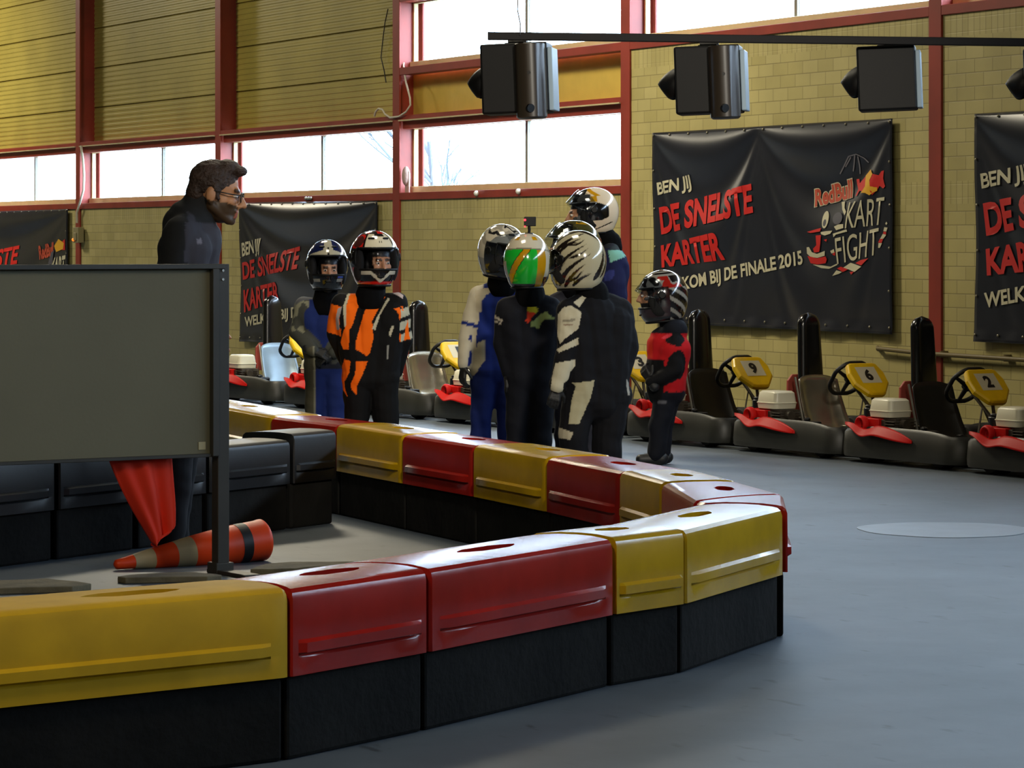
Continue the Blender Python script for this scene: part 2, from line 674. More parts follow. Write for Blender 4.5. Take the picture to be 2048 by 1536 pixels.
def person(label, cx, yg, joints, suit_fn, facing, head, hl, radii=KID, beard=None, hs=1.0, face_yaw=0, face_pitch=0, extra=None, suit_name='racing_suit', mat_s=None, gloves=True, curl=0.6, glove_dirs=None, face_base=SKIN, vox=0.011, fwd=0.055):
    f = Fig(cx, yg, joints)
    root = empty('person', (f.o.x, f.o.y, 0))
    tag(root, label, 'person')
    J = f.J
    hc = f.l(*head)
    fd = Vector((math.sin(R(face_yaw)), -math.cos(R(face_yaw)), 0))
    hc = hc + fd * fwd
    HM = head_mat(hc, face_yaw, face_pitch, hs)
    # body: one continuous skin from head to feet
    mb = MB()
    limbs(mb, J, radii, 0.72)
    head_shapes(mb, HM)
    mb.cap(HM @ Vector((0, 0.018, -0.05)), 0.052 * hs, J['neck'] - Vector((0, 0, 0.03)), 0.056 * hs)
    for sd in 'LR':
        mb.cap(J['an' + sd], radii['an'] * 0.6, Vector((J['an' + sd].x, J['an' + sd].y, 0.045)), 0.03)
        w, e = J['wr' + sd], J['el' + sd]
        d = (w - e).normalized()
        if not gloves:
            hand_shapes(mb, w, d, Vector((0, 1, 0)), 1.05, 0.5, 1 if sd == 'L' else -1)
        else:
            if glove_dirs and sd in glove_dirs:
                d = Vector(glove_dirs[sd][0]).normalized()
            mb.cap(w, radii['wr'] * 0.6, w + d * 0.03, 0.014)
    me = fuse(mb, 0.0075, 2, 0.4)
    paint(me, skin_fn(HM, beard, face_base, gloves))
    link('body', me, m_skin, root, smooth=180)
    eyes(HM, root)
    # suit
    mb = MB()
    limbs(mb, J, radii, 1.0)
    if extra:
        extra(mb, f)
    me = fuse(mb, vox, 4)
    # soft creases at the bends of the cloth
    ns = [v.normal.copy() for v in me.vertices]
    cs = [v.co.copy() for v in me.vertices]
    buf = []
    for p, nv in zip(cs, ns):
        n = noise.noise(p * 9.0) * 0.009 + noise.noise(Vector((p.x * 11 + p.z * 9, p.y * 14, p.z * 17))) * 0.0045
        buf.extend(p + nv * n)
    me.vertices.foreach_set('co', buf)
    me.update()
    fn = suit_fn(f)
    paint(me, fn)
    link(suit_name, me, mat_s or m_suit, root, smooth=180)
    shoes(root, J, facing)
    if gloves:
        mb = MB()
        nb = J['neck']
        top = HM @ Vector((0, 0.03 + fwd, -0.07))
        mb.cap(nb - Vector((0, 0, 0.035)), 0.098, nb + Vector((0, 0, 0.0)), 0.092)
        mb.cap(nb, 0.088, nb.lerp(top, 0.8), 0.074)
        link('neck_collar', fuse(mb, 0.009, 3), m_collar, root, smooth=180)
    if gloves:
        for sd in 'LR':
            w, e = J['wr' + sd], J['el' + sd]
            d = (w - e).normalized()
            nrm = Vector((0, 1, 0))
            if glove_dirs and sd in glove_dirs:
                d, nrm = [Vector(q) for q in glove_dirs[sd]]
            mb = MB()
            mb.cap(w - d * 0.04, radii['wr'] * 0.86, w + d * 0.015, radii['wr'] * 0.72)
            hand_shapes(mb, w + d * 0.01, d, nrm, 1.0, curl, 1 if sd == 'L' else -1)
            link('glove', fuse(mb, 0.005, 1, 0.4), m_glove, root, smooth=180)
    return f, root, HM


def pat(base_fn, polys, front=-1.0, thr=0.25):
    """printed panels of a suit: polygons drawn on the side of the suit that has them"""
    def mk(f):
        loc = []
        for P, c in polys:
            loc.append(([((x - f.cx) / f.k, (f.yg - y) / f.k) for x, y in P], rgb(c)))
        bf = base_fn(f)

        def fn(p, n):
            if n.y * front > -thr:
                for P, c in reversed(loc):
                    if inpoly(p.x, p.z, P):
                        return c
            return bf(p, n)
        return fn
    return mk


def seg_t(p, a, b):
    d = b - a
    t = max(0.0, min(1.0, (p - a).dot(d) / d.length_squared))
    return (p - (a + d * t)).length, t


# ---- child in the orange suit
OR = '#f2680a'


def orange_base(f):
    J = f.J
    o, k, w = rgb(OR), BLACK, rgb('#b9b39a')

    def fn(p, n):
        for sd in 'LR':
            d, t = seg_t(p, J['sh' + sd], J['el' + sd])
            if d < 0.10 and abs(p.x) > abs(J['sh' + sd].x) * 0.72 and 0.05 < t < 0.97:
                out = p.x * (1 if sd == 'R' else -1)
                if sd == 'R' and n.x > 0.72:
                    return w if (int(t * 9) % 3) else k
                return o
        return k
    return fn


ORP = [([(700, 583), (712, 581), (724, 598), (715, 621), (707, 650), (701, 658), (699, 697), (688, 699), (682, 684), (690, 658), (694, 650), (694, 614)], OR),
       ([(746, 595), (771, 593), (764, 604), (746, 641), (747, 660), (749, 673), (741, 706), (735, 711), (713, 697), (713, 684), (722, 651), (731, 621), (738, 602)], OR),
       ([(690, 718), (703, 721), (700, 744), (690, 763), (690, 774), (696, 792), (686, 779), (682, 771), (684, 734)], OR),
       ([(713, 721), (737, 721), (727, 747), (716, 770), (715, 788), (704, 777), (703, 766), (712, 747)], OR),
       ([(684, 583), (696, 583), (691, 612), (689, 650), (681, 660), (680, 640), (684, 612)], '#101012'),
       ([(696, 586), (701, 585), (694, 611), (695, 651), (690, 653), (688, 611)], '#b9b39a'),
       ([(776, 595), (781, 597), (762, 628), (752, 660), (746, 656), (752, 640)], '#b9b39a'),
       ([(677, 616), (686, 612), (679, 639), (680, 660), (674, 659), (672, 639)], '#a39a98'),
       ([(785, 651), (789, 652), (783, 672), (778, 668)], '#b9b39a'), ([(776, 690), (779, 690), (778, 718), (775, 718)], '#8a8a84'),
       ([(783, 577), (807, 590), (806, 597), (781, 583)], '#b9a9a4')]


def h_orange(a, e):
    W, K, RD = rgb('#c9c0a8'), rgb('#120d0d'), rgb('#c01c14')
    if e > 21:
        if e > 62 and abs(a + 5) < 60:
            return (RD if math.sin(R(a) * 5) > 0.1 else K)
        if e > 52 and abs(a - 4) < 20:
            return K
        if abs(a) < 40 and e < 60:
            if 33 < e < 40 and -2 < a < 9 and int(a) % 3 == 0:
                return K
            return W
        if 40 <= abs(a) < 47:
            return K
        s = swirl(a, e, 2.0, 4.0, 0.3)
        if a < 0:
            q = math.hypot((a + 66) * 0.75, e - 38)
            if q < 15:
                return rgb('#4a1f1c')
            if q < 21:
                return RD
            return K
        if abs(a) < 62:
            return W
        if abs(a) < 100:
            return RD if s > 0.15 else (K if s > -0.5 else W)
        return K if s > 0 else W
    if e > -16:
        return K if abs(a) < 100 else (RD if swirl(a, e, 2, 3, 1) > 0 else K)
    v = -30 - (30 - abs(a)) * 0.42
    if abs(a) < 62:
        m = -22 - max(0, 26 - abs(a)) * 0.75 - max(0, abs(a) - 26) * 0.0
        if m - 9 < e < m:
            return rgb('#b5ae9c')
        if e < m - 9:
            return RD if e < -47 else K
        return K
    return RD if a < 0 else K


J = dict(neck=(741, 592, 0), shL=(683, 607, 0), shR=(796, 607, 0), elL=(672, 668, 0.02), elR=(806, 680, 0.03), wrL=(693, 722, 0.10), wrR=(790, 742, 0.08),
         hipL=(716, 752, 0), hipR=(768, 752, 0), knL=(712, 860, -0.02), knR=(772, 860, 0), anL=(710, 972, 0), anR=(774, 972, 0))
f, root, HM = person('child in an orange and black racing suit with a white and red helmet', 741, 1004, J, pat(orange_base, ORP), 20, (752, 527, 0), None, hs=0.93, face_yaw=20,
                     radii=dict(KID, th=0.092, hip=0.105, ch=0.105), vox=0.0062)
helmet(root, 'helmet', head_mat(f.l(748, 517, 0), 16, 0, 1), 0.283, 0.33, 0.325, h_orange, 'closed', m_visface)

# ---- child in the blue suit


def blue_base(f):
    J = f.J
    B, G, G2 = rgb('#16255c'), rgb('#3e3f3a'), rgb('#7b7a66')

    def fn(p, n):
        for sd in 'LR':
            d, t = seg_t(p, J['sh' + sd], J['el' + sd])
            d2, t2 = seg_t(p, J['el' + sd], J['wr' + sd])
            if (d < 0.085 and abs(p.x) > abs(J['sh' + sd].x) * 0.72) or d2 < 0.075:
                return G2 if noise.noise(p * 16) > 0.12 and d < 0.085 else G
        if p.z < 0.75 and p.z > 0.66:
            return rgb('#1a1c26')
        return B
    return fn


BLP = [([(604, 706), (630, 688), (631, 830), (630, 915), (612, 915), (608, 760)], '#4f4b3c'), ([(629, 690), (632, 690), (634, 915), (630, 915)], '#83806c'),
       ([(592, 592), (618, 578), (628, 598), (602, 602), (590, 612)], '#55565a')]


def h_blue(a, e):
    S, N_, K, B = rgb('#a7a08a'), rgb('#141c42'), rgb('#0d0d10'), rgb('#2c4f9e')
    if e > 21:
        if abs(a) < 17 + max(0, e - 55) * 0.6:
            return K if abs(a) < 2.5 and e < 45 else S
        if e < 36 and abs(a) < 66:
            return S if (abs(a) - 17) < (36 - e) * 4.5 else N_
        if abs(a) > 75:
            return S if swirl(a, e, 2.5, 5, 0.5) > 0.25 else N_
        return N_
    if e > -16:
        return K if abs(a) < 95 else (S if swirl(a, e, 2, 5, 2) > 0.3 else N_)
    if abs(a) < 75:
        if 28 < abs(a) < 55 and -36 < e < -29:
            return rgb('#8e887c')
        if 30 < a < 75 and e > -27:
            return B
        return K
    return rgb('#23304f') if swirl(a, e, 2, 4, 1) > 0 else K


J = dict(neck=(650, 606, 0), shL=(607, 610, 0), shR=(692, 612, 0.02), elL=(594, 664, -0.02), elR=(700, 668, 0.02), wrL=(625, 700, -0.13), wrR=(668, 706, -0.12),
         hipL=(634, 730, 0), hipR=(670, 730, 0), knL=(630, 822, 0), knR=(672, 822, 0), anL=(628, 908, 0), anR=(674, 908, 0))
f, root, HM = person('child in a blue racing suit with grey sleeves and a dark blue and silver helmet', 652, 934, J, pat(blue_base, BLP), 5, (656, 541, 0), None, hs=0.93, face_yaw=8,
                     radii=dict(KID, sh=0.060, el=0.054), glove_dirs={'L': ((0.85, -0.25, -0.3), (0, 0.7, -0.7)), 'R': ((-0.75, -0.2, -0.35), (0, 0.7, -0.7))})
helmet(root, 'helmet', head_mat(f.l(654, 530, 0), 7, 0, 1), 0.278, 0.325, 0.34, h_blue, 'closed', m_visface)

# ---- child in the blue and white suit


def bw_base(f):
    J = f.J
    B, W, B2 = rgb('#18296e'), rgb('#b7ae98'), rgb('#15235c')

    def fn(p, n):
        d, t = seg_t(p, J['shL'], J['elL'])
        d2, t2 = seg_t(p, J['elL'], J['wrL'])
        if d < 0.085 and p.x < J['shL'].x + 0.03:
            return B if (t > 0.75 and n.x > 0.2) or (0.8 < t < 0.9) else W
        if d2 < 0.075:
            return B if n.x > 0.62 else W
        return B if p.z > 0.7 else B2
    return fn


BWP = [([(950, 580), (986, 574), (992, 580), (972, 589), (964, 602), (963, 624), (953, 624), (952, 602)], '#b0a48c'),
       ([(956, 684), (969, 680), (969, 720), (951, 747), (935, 760), (934, 745), (946, 720)], '#b0a890'), ([(930, 575), (950, 566), (952, 572), (936, 586)], '#b0a48c')]


def h_bw(a, e):
    S, S2, K = rgb('#b4ab98'), rgb('#8d8677'), rgb('#1b1a1c')
    if e < -14:
        return K if abs(a) < 95 else S2
    if e < 21 and abs(a) < 95:
        return K
    s = swirl(a, e, 3.0, 6.0, 1.7)
    if e > 40 and s > 0.80:
        return K
    return S if s > -0.2 else S2


J = dict(neck=(1003, 566, 0), shL=(957, 590, 0), shR=(1040, 592, 0.03), elL=(936, 660, -0.02), elR=(1048, 660, 0.05), wrL=(928, 728, -0.04), wrR=(1050, 720, 0.05),
         hipL=(968, 740, 0), hipR=(1014, 740, 0.02), knL=(962, 838, -0.02), knR=(1016, 838, 0.02), anL=(962, 940, 0), anR=(1018, 940, 0.03))
f, root, HM = person('child in a blue and white racing suit with a silvery white helmet', 988, 963, J, pat(bw_base, BWP), 35, (1008, 512, 0), None, hs=0.92, face_yaw=48, face_pitch=12,
                     glove_dirs={'L': ((-0.12, -0.05, -1.0), (0.8, 0.5, 0))}, curl=0.5, face_base=rgb('#8a5a44'))
helmet(root, 'helmet', head_mat(f.l(1004, 502, 0), 45, 10, 1), 0.285, 0.33, 0.34, h_bw, 'half', m_visclear)

# ---- tall adult in the white helmet (stands behind the group)


def adult_base(f):
    N_, G, T = rgb('#1a1e44'), rgb('#24252c'), rgb('#6fa59a')

    def fn(p, n):
        if p.z > 1.46:
            return G
        if p.z > 0.95:
            return N_ if noise.noise(p * 6) > -0.25 else rgb('#333a78')
        return rgb('#15161c')
    return fn


ADP = [([(1214, 500), (1240, 498), (1252, 512), (1236, 518), (1218, 525)], '#7fb8a6'), ([(1232, 485), (1246, 490), (1250, 500), (1216, 500)], '#2c3434'), ([(1208, 462), (1238, 458), (1240, 484), (1210, 488)], '#45403d')]


def h_white(a, e):
    W, K, Yl, G = rgb('#e6cfae'), rgb('#100e0d'), rgb('#c98f12'), rgb('#5a564e')
    if a < 0:
        b = -a
    else:
        b = a
    if -22 < e < 21 and b < 118 - max(0, abs(e + 2) - 12) * 2.5:
        return K
    if 21 <= e < 46 and b < 72:
        return G if swirl(a, e, 3, 5, 1) > -0.1 else K
    if e >= 40 and abs(b - (118 - (e - 21) * 1.25)) < 9 + (e - 40) * 0.1 and e < 75:
        return Yl
    if 21 <= e < 40 and 72 <= b < 92:
        return Yl if e > 24 else W
    if e >= 46 and b < 55 and e < 78:
        return K
    if -46 < e < -26 and abs((e + 36) - (b - 105) * 0.35) < 1.6:
        return K
    if e < -16 and b < 60:
        return K if e > -30 else W
    return W


J = dict(neck=(1218, 486, 0), shL=(1218, 520, 0.20), shR=(1226, 518, -0.19), elL=(1222, 600, 0.24), elR=(1236, 604, -0.24), wrL=(1190, 650, 0.20), wrR=(1202, 660, -0.22),
         hipL=(1214, 680, 0.09), hipR=(1218, 680, -0.09), knL=(1208, 785, 0.10), knR=(1212, 785, -0.10), anL=(1210, 884, 0.10), anR=(1216, 884, -0.10))
f, root, HM = person('tall adult in a navy jacket and a white helmet with yellow stripe, behind the group', 1214, 905, J, pat(adult_base, ADP), -90, (1180, 430, 0), None, hs=1.02, face_yaw=-82, face_pitch=4,
                     radii=dict(sh=0.075, el=0.066, wr=0.05, th=0.095, kn=0.075, an=0.06, hip=0.115, ch=0.125, nk=0.08), suit_name='jacket', face_base=rgb('#a87858'))
helmet(root, 'helmet', head_mat(f.l(1188, 422, 0), -80, 4, 1), 0.285, 0.36, 0.335, h_white, 'open', m_visclear, open_ang=38)

# ---- person in the olive helmet (between)


def dark_base(c):
    def mk(f):
        k = rgb(c)
        return lambda p, n: k
    return mk


def h_olive(a, e):
    O_, K, Yl, S = rgb('#4a4522'), rgb('#18160c'), rgb('#b07f10'), rgb('#9a937c')
    if e < 21 and e > -16 and abs(a) < 100:
        return K
    if e > 58 and abs(a) > 60:
        return Yl if swirl(a, e, 3, 3, 0.4) > 0.3 else O_
    if abs(a) > 95 and e < 25:
        return rgb('#a33c16') if swirl(a, e, 3, 5, 0.4) > 0.35 else S
    return O_ if swirl(a, e, 2, 3, 1) > -0.55 else K


J = dict(neck=(1152, 572, 0), shL=(1112, 605, 0), shR=(1196, 605, 0.02), elL=(1104, 665, -0.05), elR=(1204, 670, 0), wrL=(1106, 735, -0.05), wrR=(1198, 735, -0.03),
         hipL=(1132, 735, 0), hipR=(1172, 735, 0), knL=(1130, 835, 0), knR=(1174, 835, 0), anL=(1130, 932, 0), anR=(1176, 932, 0))
f, root, HM = person('person in a dark grey suit and an olive helmet, mostly hidden inside the group', 1152, 956, J, dark_base('#2a2a31'), -50, (1142, 508, 0), None, hs=0.95, face_yaw=-60)
helmet(root, 'helmet', head_mat(f.l(1150, 497, 0), -58, -4, 1), 0.30, 0.37, 0.36, h_olive, 'open', m_visclear, open_ang=34)

# ---- child seen from behind with the green and white helmet
GRP = [([(1053, 600), (1063, 593), (1068, 600), (1072, 612), (1058, 612)], '#4a4a34'), ([(1055, 613), (1069, 609), (1076, 618), (1072, 626), (1055, 624)], '#a89a18'), ([(1055, 622), (1071, 624), (1056, 645), (1052, 642)], '#c8371a'),
       ([(1060, 645), (1090, 622), (1108, 636), (1084, 640), (1078, 656), (1062, 652)], '#8f9a58'), ([(982, 634), (990, 631), (1006, 640), (1002, 647), (988, 646)], '#b8b0a0'), ([(981, 638), (986, 640), (988, 646), (982, 644)], '#c8602c'), ([(990, 636), (1002, 644), (1000, 646), (988, 639)], '#222226')]


def h_green(a, e):
    W, G, Yl, K = rgb('#b9b09a'), rgb('#18a02c'), rgb('#ad7d08'), rgb('#15130f')
    b = (a + 180) % 360 - 180
    c = -((a - 180) if a > 0 else (a + 180))      # 0 = back of the head, + = helmet's ... right
    if -16 < e < 21 and abs(a) < 85:
        return K
    if e > 74:
        return W
    if 48 < e < 60 and (abs(c - 30) < 9 or abs(c + 40) < 10):
        return Yl
    top = 19 + 6 * math.cos(R(c))
    if e > top:
        return W if not (top < e < top + 3) else rgb('#6d6a58')
    # slanted yellow flash on the left of the back
    z = c + (e - 5) * -1.0
    if -36 < c < 52 and e > -46:
        q = c - 22 - (e + 10) * -0.9
        if abs(q) < 9:
            return Yl
        if abs(q) < 11:
            return K
        return G
    if 52 <= c < 110 and e > 0:
        return G
    return Yl if -62 < c <= -36 else W if e > -30 else K


J = dict(neck=(1060, 588, 0), shL=(1014, 616, 0), shR=(1104, 616, 0), elL=(1004, 685, 0), elR=(1112, 690, 0), wrL=(1016, 745, -0.03), wrR=(1100, 748, 0.0),
         hipL=(1038, 758, 0), hipR=(1080, 758, 0), knL=(1034, 858, 0), knR=(1082, 858, 0), anL=(1034, 960, 0), anR=(1082, 960, 0))
f, root, HM = person('child seen from behind in a black suit with a white and green helmet', 1058, 986, J, pat(dark_base('#0e0f16'), GRP), 175, (1054, 528, 0), None, hs=0.93, face_yaw=172,
                     radii=dict(KID, sh=0.068, ch=0.105))
gh = helmet(root, 'helmet', head_mat(f.l(1054, 522, 0), 172, 0, 1), 0.282, 0.33, 0.335, h_green, 'closed', m_visclear)
# action camera on its stalk
cp = f.l(1058, 474, 0)
ca = empty('action_camera', f.o + cp + Vector((0, 0, 0.012)))
tag(ca, 'small black action camera with a red light on top of the green and white helmet', 'camera')
k = 1 / f.k
MB().box((1060 * k - 1058 * k, 0, (474 - 447) * k), (24 * k, 0.03, 19 * k)).build('case', m_trim, ca, smooth=0, bevel=0.004)
MB().cyl((0, 0, 0.0), (0, 0, 0.014), 0.03, 0.024, n=16).tube([(0, 0, 0.01), (0.002, 0, 0.03), (0.0, 0, (474 - 456) * k)], 0.009, 8).build('mount', m_trim, ca, smooth=40)
for y in (444, 457):
    MB().ell(((1050 - 1058) * k, -0.017, (474 - y) * k), 0.0065 if y == 444 else 0.005, n=10).build('red_light', mat('red_led', '#ff2020', 0.3, emit='#ff2535', estr=6.0), ca, smooth=180)

# ---- child in the black and white jacket, seen from behind
WJ = '#b5ae96'
BJP = [([(1146, 604), (1167, 589), (1175, 590), (1158, 614)], WJ),
       ([(1115, 628), (1127, 613), (1143, 611), (1162, 623), (1156, 656), (1127, 677), (1119, 687), (1114, 670)], WJ),
       ([(1112, 698), (1127, 687), (1155, 674), (1155, 688), (1117, 703)], WJ),
       ([(1110, 724), (1150, 717), (1148, 732), (1139, 743), (1136, 757), (1127, 764), (1124, 786), (1100, 778), (1104, 748)], WJ),
       ([(1143, 764), (1188, 759), (1181, 792), (1157, 846), (1136, 845), (1143, 797), (1150, 771)], '#a29a7c'),
       ([(1098, 846), (1115, 852), (1146, 862), (1139, 876), (1115, 874), (1096, 862)], '#a89f88'),
       ([(1124, 638), (1150, 636), (1150, 641), (1124, 643)], '#86806e'), ([(1126, 647), (1144, 647), (1144, 650), (1126, 650)], '#86705e'),
       ([(1253, 757), (1257, 765), (1260, 790), (1256, 790), (1252, 770)], '#9a968c')]


STK = [((42, -30), (70, 30), (128, 44), 7), ((50, -44), (84, 10), (140, 30), 6), ((62, -46), (92, -12), (150, 12), 6), ((78, -50), (104, -24), (132, -8), 5),
       ((56, 10), (86, 48), (150, 62), 6), ((88, 34), (120, 24), (134, 42), 3.5), ((92, -34), (112, -40), (126, -18), 4), ((104, -48), (122, -30), (146, -26), 5),
       ((140, 74), (168, 66), (186, 36), 7), ((176, 60), (196, 40), (200, 20), 4), ((160, -34), (178, -14), (186, 26), 8), ((182, -30), (200, -4), (196, 22), 5),
       ((60, 55), (100, 72), (170, 76), 5), ((70, 24), (98, 36), (118, 34), 3), ((100, 4), (124, 8), (140, 22), 3), ((46, 34), (70, 60), (100, 66), 4)]
STP = []
for p0, p1, p2, wd in STK:
    pts = []
    for i in range(37):
        t = i / 36
        pts.append(((1 - t) ** 2 * p0[0] + 2 * t * (1 - t) * p1[0] + t * t * p2[0], (1 - t) ** 2 * p0[1] + 2 * t * (1 - t) * p1[1] + t * t * p2[1], wd * (1 - t) ** 0.7 * min(1.0, 0.45 + t * 3)))
    STP.append(pts)


def stroke(a, e):
    ce = max(0.2, math.cos(R(e)))
    for pts in STP:
        for (x, y, w_) in pts:
            dx = ((a - x + 180) % 360 - 180) * ce
            if dx * dx + (e - y) ** 2 < (w_ * 0.95) ** 2:
                return True
    return False


def h_swirl(a, e):
    W, W2, K = rgb('#aaa286'), rgb('#857d66'), rgb('#1a1411')
    if -16 < e < 21 and abs(a) < 80:
        return K
    if stroke(a if a > -60 else a + 360, e):
        return K
    if stroke((a if a > -60 else a + 360) - 5, e - 3):
        return W2
    return W


def bulk(mb, f):
    J = f.J
    mb.cap(f.l(1182, 630, 0.02), 0.155, f.l(1196, 740, 0.02), 0.145)
    mb.cap(f.l(1192, 745, 0.03), 0.15, f.l(1196, 800, 0.03), 0.145)


J = dict(neck=(1186, 588, 0), shL=(1138, 622, -0.06), shR=(1240, 622, 0.06), elL=(1136, 695, -0.11), elR=(1254, 695, 0.08), wrL=(1116, 770, -0.13), wrR=(1240, 762, 0.02),
         hipL=(1160, 790, -0.03), hipR=(1224, 790, 0.04), knL=(1146, 872, -0.07), knR=(1214, 880, 0.03), anL=(1160, 982, 0.0), anR=(1216, 982, 0.04))
f, root, HM = person('child from behind in bulky black jacket with whitish sleeve panels and swirl-patterned helmet', 1188, 1011, J, pat(dark_base('#0c0c10'), BJP, thr=0.5), -125, (1152, 526, 0), None, hs=0.94, face_yaw=-120,
                     radii=dict(KID, sh=0.075, el=0.066, wr=0.05, th=0.105, kn=0.088, an=0.07, hip=0.12, ch=0.12, nk=0.085), extra=bulk, vox=0.0065)
helmet(root, 'helmet', head_mat(f.l(1157, 521, 0), -125, 2, 1), 0.285, 0.335, 0.345, h_swirl, 'closed', m_vissmoke)

# ---- child in the red vest


def vest_base(f):
    J = f.J
    RD, K, N_ = rgb('#b3141a'), rgb('#0d0d10'), rgb('#10121a')

    def fn(p, n):
        d, t = seg_t(p, J['shR'], J['elR'])
        d2, t2 = seg_t(p, J['elR'], J['wrR'])
        if (d < 0.066 or d2 < 0.062) and p.y < -0.09:
            return K
        d, t = seg_t(p, J['shL'], J['elL'])
        d2, t2 = seg_t(p, J['elL'], J['wrL'])
        if (d < 0.066 or d2 < 0.062) and p.y > 0.09:
            return K
        if 0.50 < p.z < 0.89:
            return RD
        return N_
    return fn


VP = [([(1290, 672), (1304, 668), (1304, 715), (1286, 715)], '#c02410'), ([(1283, 716), (1326, 718), (1326, 775), (1318, 800), (1284, 800)], '#0e0e10'),
      ([(1322, 676), (1330, 668), (1342, 665), (1342, 670), (1326, 678)], '#d03a48'), ([(1314, 800), (1330, 800), (1330, 806), (1314, 806)], '#55555a')]


def h_red(a, e):
    S, K, RD = rgb('#8f8a80'), rgb('#141010'), rgb('#9c1d16')
    b = abs(a)
    if -20 < e < 21 and b < 100:
        return K if b < 88 else rgb('#2a0c0c')
    if e >= 50:
        return S if int((e - 50) / 7) % 2 == 0 else K
    if e >= 18:
        s = swirl(b, e, 3.0, 5.0, 0.2)
        if 70 < b < 150 and s > 0.25:
            return RD
        return S if s > -0.35 else K
    if b > 100:
        q = math.sin((e * 1.6 + b * 0.9) / 6.0)
        return S if q > 0.35 else K
    return rgb('#2b1414') if e > -42 else K


J = dict(neck=(1346, 655, 0), shL=(1350, 682, 0.125), shR=(1350, 684, -0.125), elL=(1352, 738, 0.15), elR=(1352, 740, -0.16), wrL=(1304, 762, 0.12), wrR=(1303, 764, -0.14),
         hipL=(1340, 785, 0.06), hipR=(1336, 785, -0.06), knL=(1326, 850, 0.065), knR=(1318, 850, -0.065), anL=(1324, 908, 0.065), anR=(1314, 908, -0.065))
f, root, HM = person('small child in a red vest with a silver and red helmet, facing left', 1328, 929, J, pat(vest_base, VP), -88, (1322, 590, 0), None, hs=0.92, face_yaw=-86, face_pitch=6,
                     radii=dict(KID, sh=0.056, el=0.05, wr=0.042, th=0.085, kn=0.07, an=0.062, hip=0.105, ch=0.112, nk=0.085), extra=lambda mb, f: (mb.cap(f.l(1334, 692, 0), 0.14, f.l(1331, 778, 0), 0.135), mb.cap(f.l(1350, 662, 0.06), 0.085, f.l(1350, 662, -0.06), 0.085)), glove_dirs={'R': ((-0.5, 0.3, 0.75), (0.6, 0.6, 0)), 'L': ((-0.5, -0.3, 0.75), (0.6, -0.6, 0))}, face_base=rgb('#a87858'))
helmet(root, 'helmet', head_mat(f.l(1327, 592, 0), -86, 6, 1), 0.28, 0.335, 0.355, h_red, 'open', m_visclear, open_ang=36)

# ---- man with glasses behind the board
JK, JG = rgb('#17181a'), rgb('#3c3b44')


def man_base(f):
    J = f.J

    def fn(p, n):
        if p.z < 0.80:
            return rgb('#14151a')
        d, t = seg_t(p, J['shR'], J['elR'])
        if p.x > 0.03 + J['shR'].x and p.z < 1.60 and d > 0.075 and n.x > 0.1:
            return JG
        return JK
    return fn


MNP = [([(377, 423), (392, 430), (412, 470), (416, 530), (404, 530), (396, 470), (385, 440)], '#3a3942'), ([(402, 478), (410, 476), (412, 486), (406, 490)], '#777480')]


def collar(mb, f):
    mb.cap(f.l(398, 402, 0.0), 0.078, f.l(388, 440, 0), 0.115)
    mb.cap(f.l(380, 450, 0), 0.13, f.l(362, 560, 0), 0.125)
    mb.cap(f.l(366, 470, -0.10), 0.10, f.l(352, 600, -0.06), 0.11)


J = dict(neck=(391, 428, 0), shL=(378, 462, 0.19), shR=(360, 470, -0.19), elL=(372, 575, 0.23), elR=(342, 578, -0.24), wrL=(420, 660, 0.20), wrR=(395, 668, -0.22),
         hipL=(350, 690, 0.09), hipR=(346, 690, -0.09), knL=(366, 880, 0.10), knR=(360, 885, -0.10), anL=(352, 1082, 0.11), anR=(345, 1084, -0.11))
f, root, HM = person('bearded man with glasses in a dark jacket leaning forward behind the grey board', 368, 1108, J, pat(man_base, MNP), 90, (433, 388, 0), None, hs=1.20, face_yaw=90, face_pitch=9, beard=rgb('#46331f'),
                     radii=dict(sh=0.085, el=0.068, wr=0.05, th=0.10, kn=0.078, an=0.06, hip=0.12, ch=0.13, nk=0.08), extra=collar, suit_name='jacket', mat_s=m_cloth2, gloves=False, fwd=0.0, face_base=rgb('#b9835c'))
mb = MB()
mb.ell((0, 0.022, 0.050), (0.083, 0.100, 0.088), n=22, M=HM)
mb.ell((0, 0.075, -0.005), (0.066, 0.050, 0.070), n=18, M=HM)
mb.ell((0, -0.030, 0.112), (0.060, 0.050, 0.034), n=16, M=HM)
mb.ell((0, -0.074, 0.105), (0.050, 0.036, 0.024), n=14, M=HM)
for s in (-1, 1):
    mb.cap((s * 0.072, 0.006, 0.035), 0.014, (s * 0.074, -0.018, -0.02), 0.009, M=HM)
me = fuse(mb, 0.008, 2)
buf = []
for p, nv in zip([v.co.copy() for v in me.vertices], [v.normal.copy() for v in me.vertices]):
    buf.extend(p + nv * noise.noise(Vector((p.x * 25, p.y * 25, p.z * 60))) * 0.004)
me.vertices.foreach_set('co', buf)
me.update()
link('hair', me, m_hair, root, smooth=180)
m_spec = mat('black_glasses_frame', '#141212', 0.3)
g_ = MB()
for s in (-1, 1):
    ring = [HM @ Vector((s * 0.034 + 0.026 * math.cos(q), -0.104 + 0.006 * math.cos(q) * s * -1 * 0, 0.001 + 0.020 * math.sin(q))) for q in [2 * PI * i / 20 for i in range(20)]]
    g_.tube(ring, 0.0028, 6, closed=True)
    g_.tube([HM @ Vector((s * 0.060, -0.102, 0.008)), HM @ Vector((s * 0.080, -0.06, 0.008)), HM @ Vector((s * 0.083, 0.01, 0.012)), HM @ Vector((s * 0.080, 0.03, -0.004))], 0.0032, 6)
g_.tube([HM @ Vector((-0.010, -0.106, 0.006)), HM @ Vector((0, -0.110, 0.009)), HM @ Vector((0.010, -0.106, 0.006))], 0.003, 6)
gl = g_.build('glasses', m_spec, root, smooth=180)
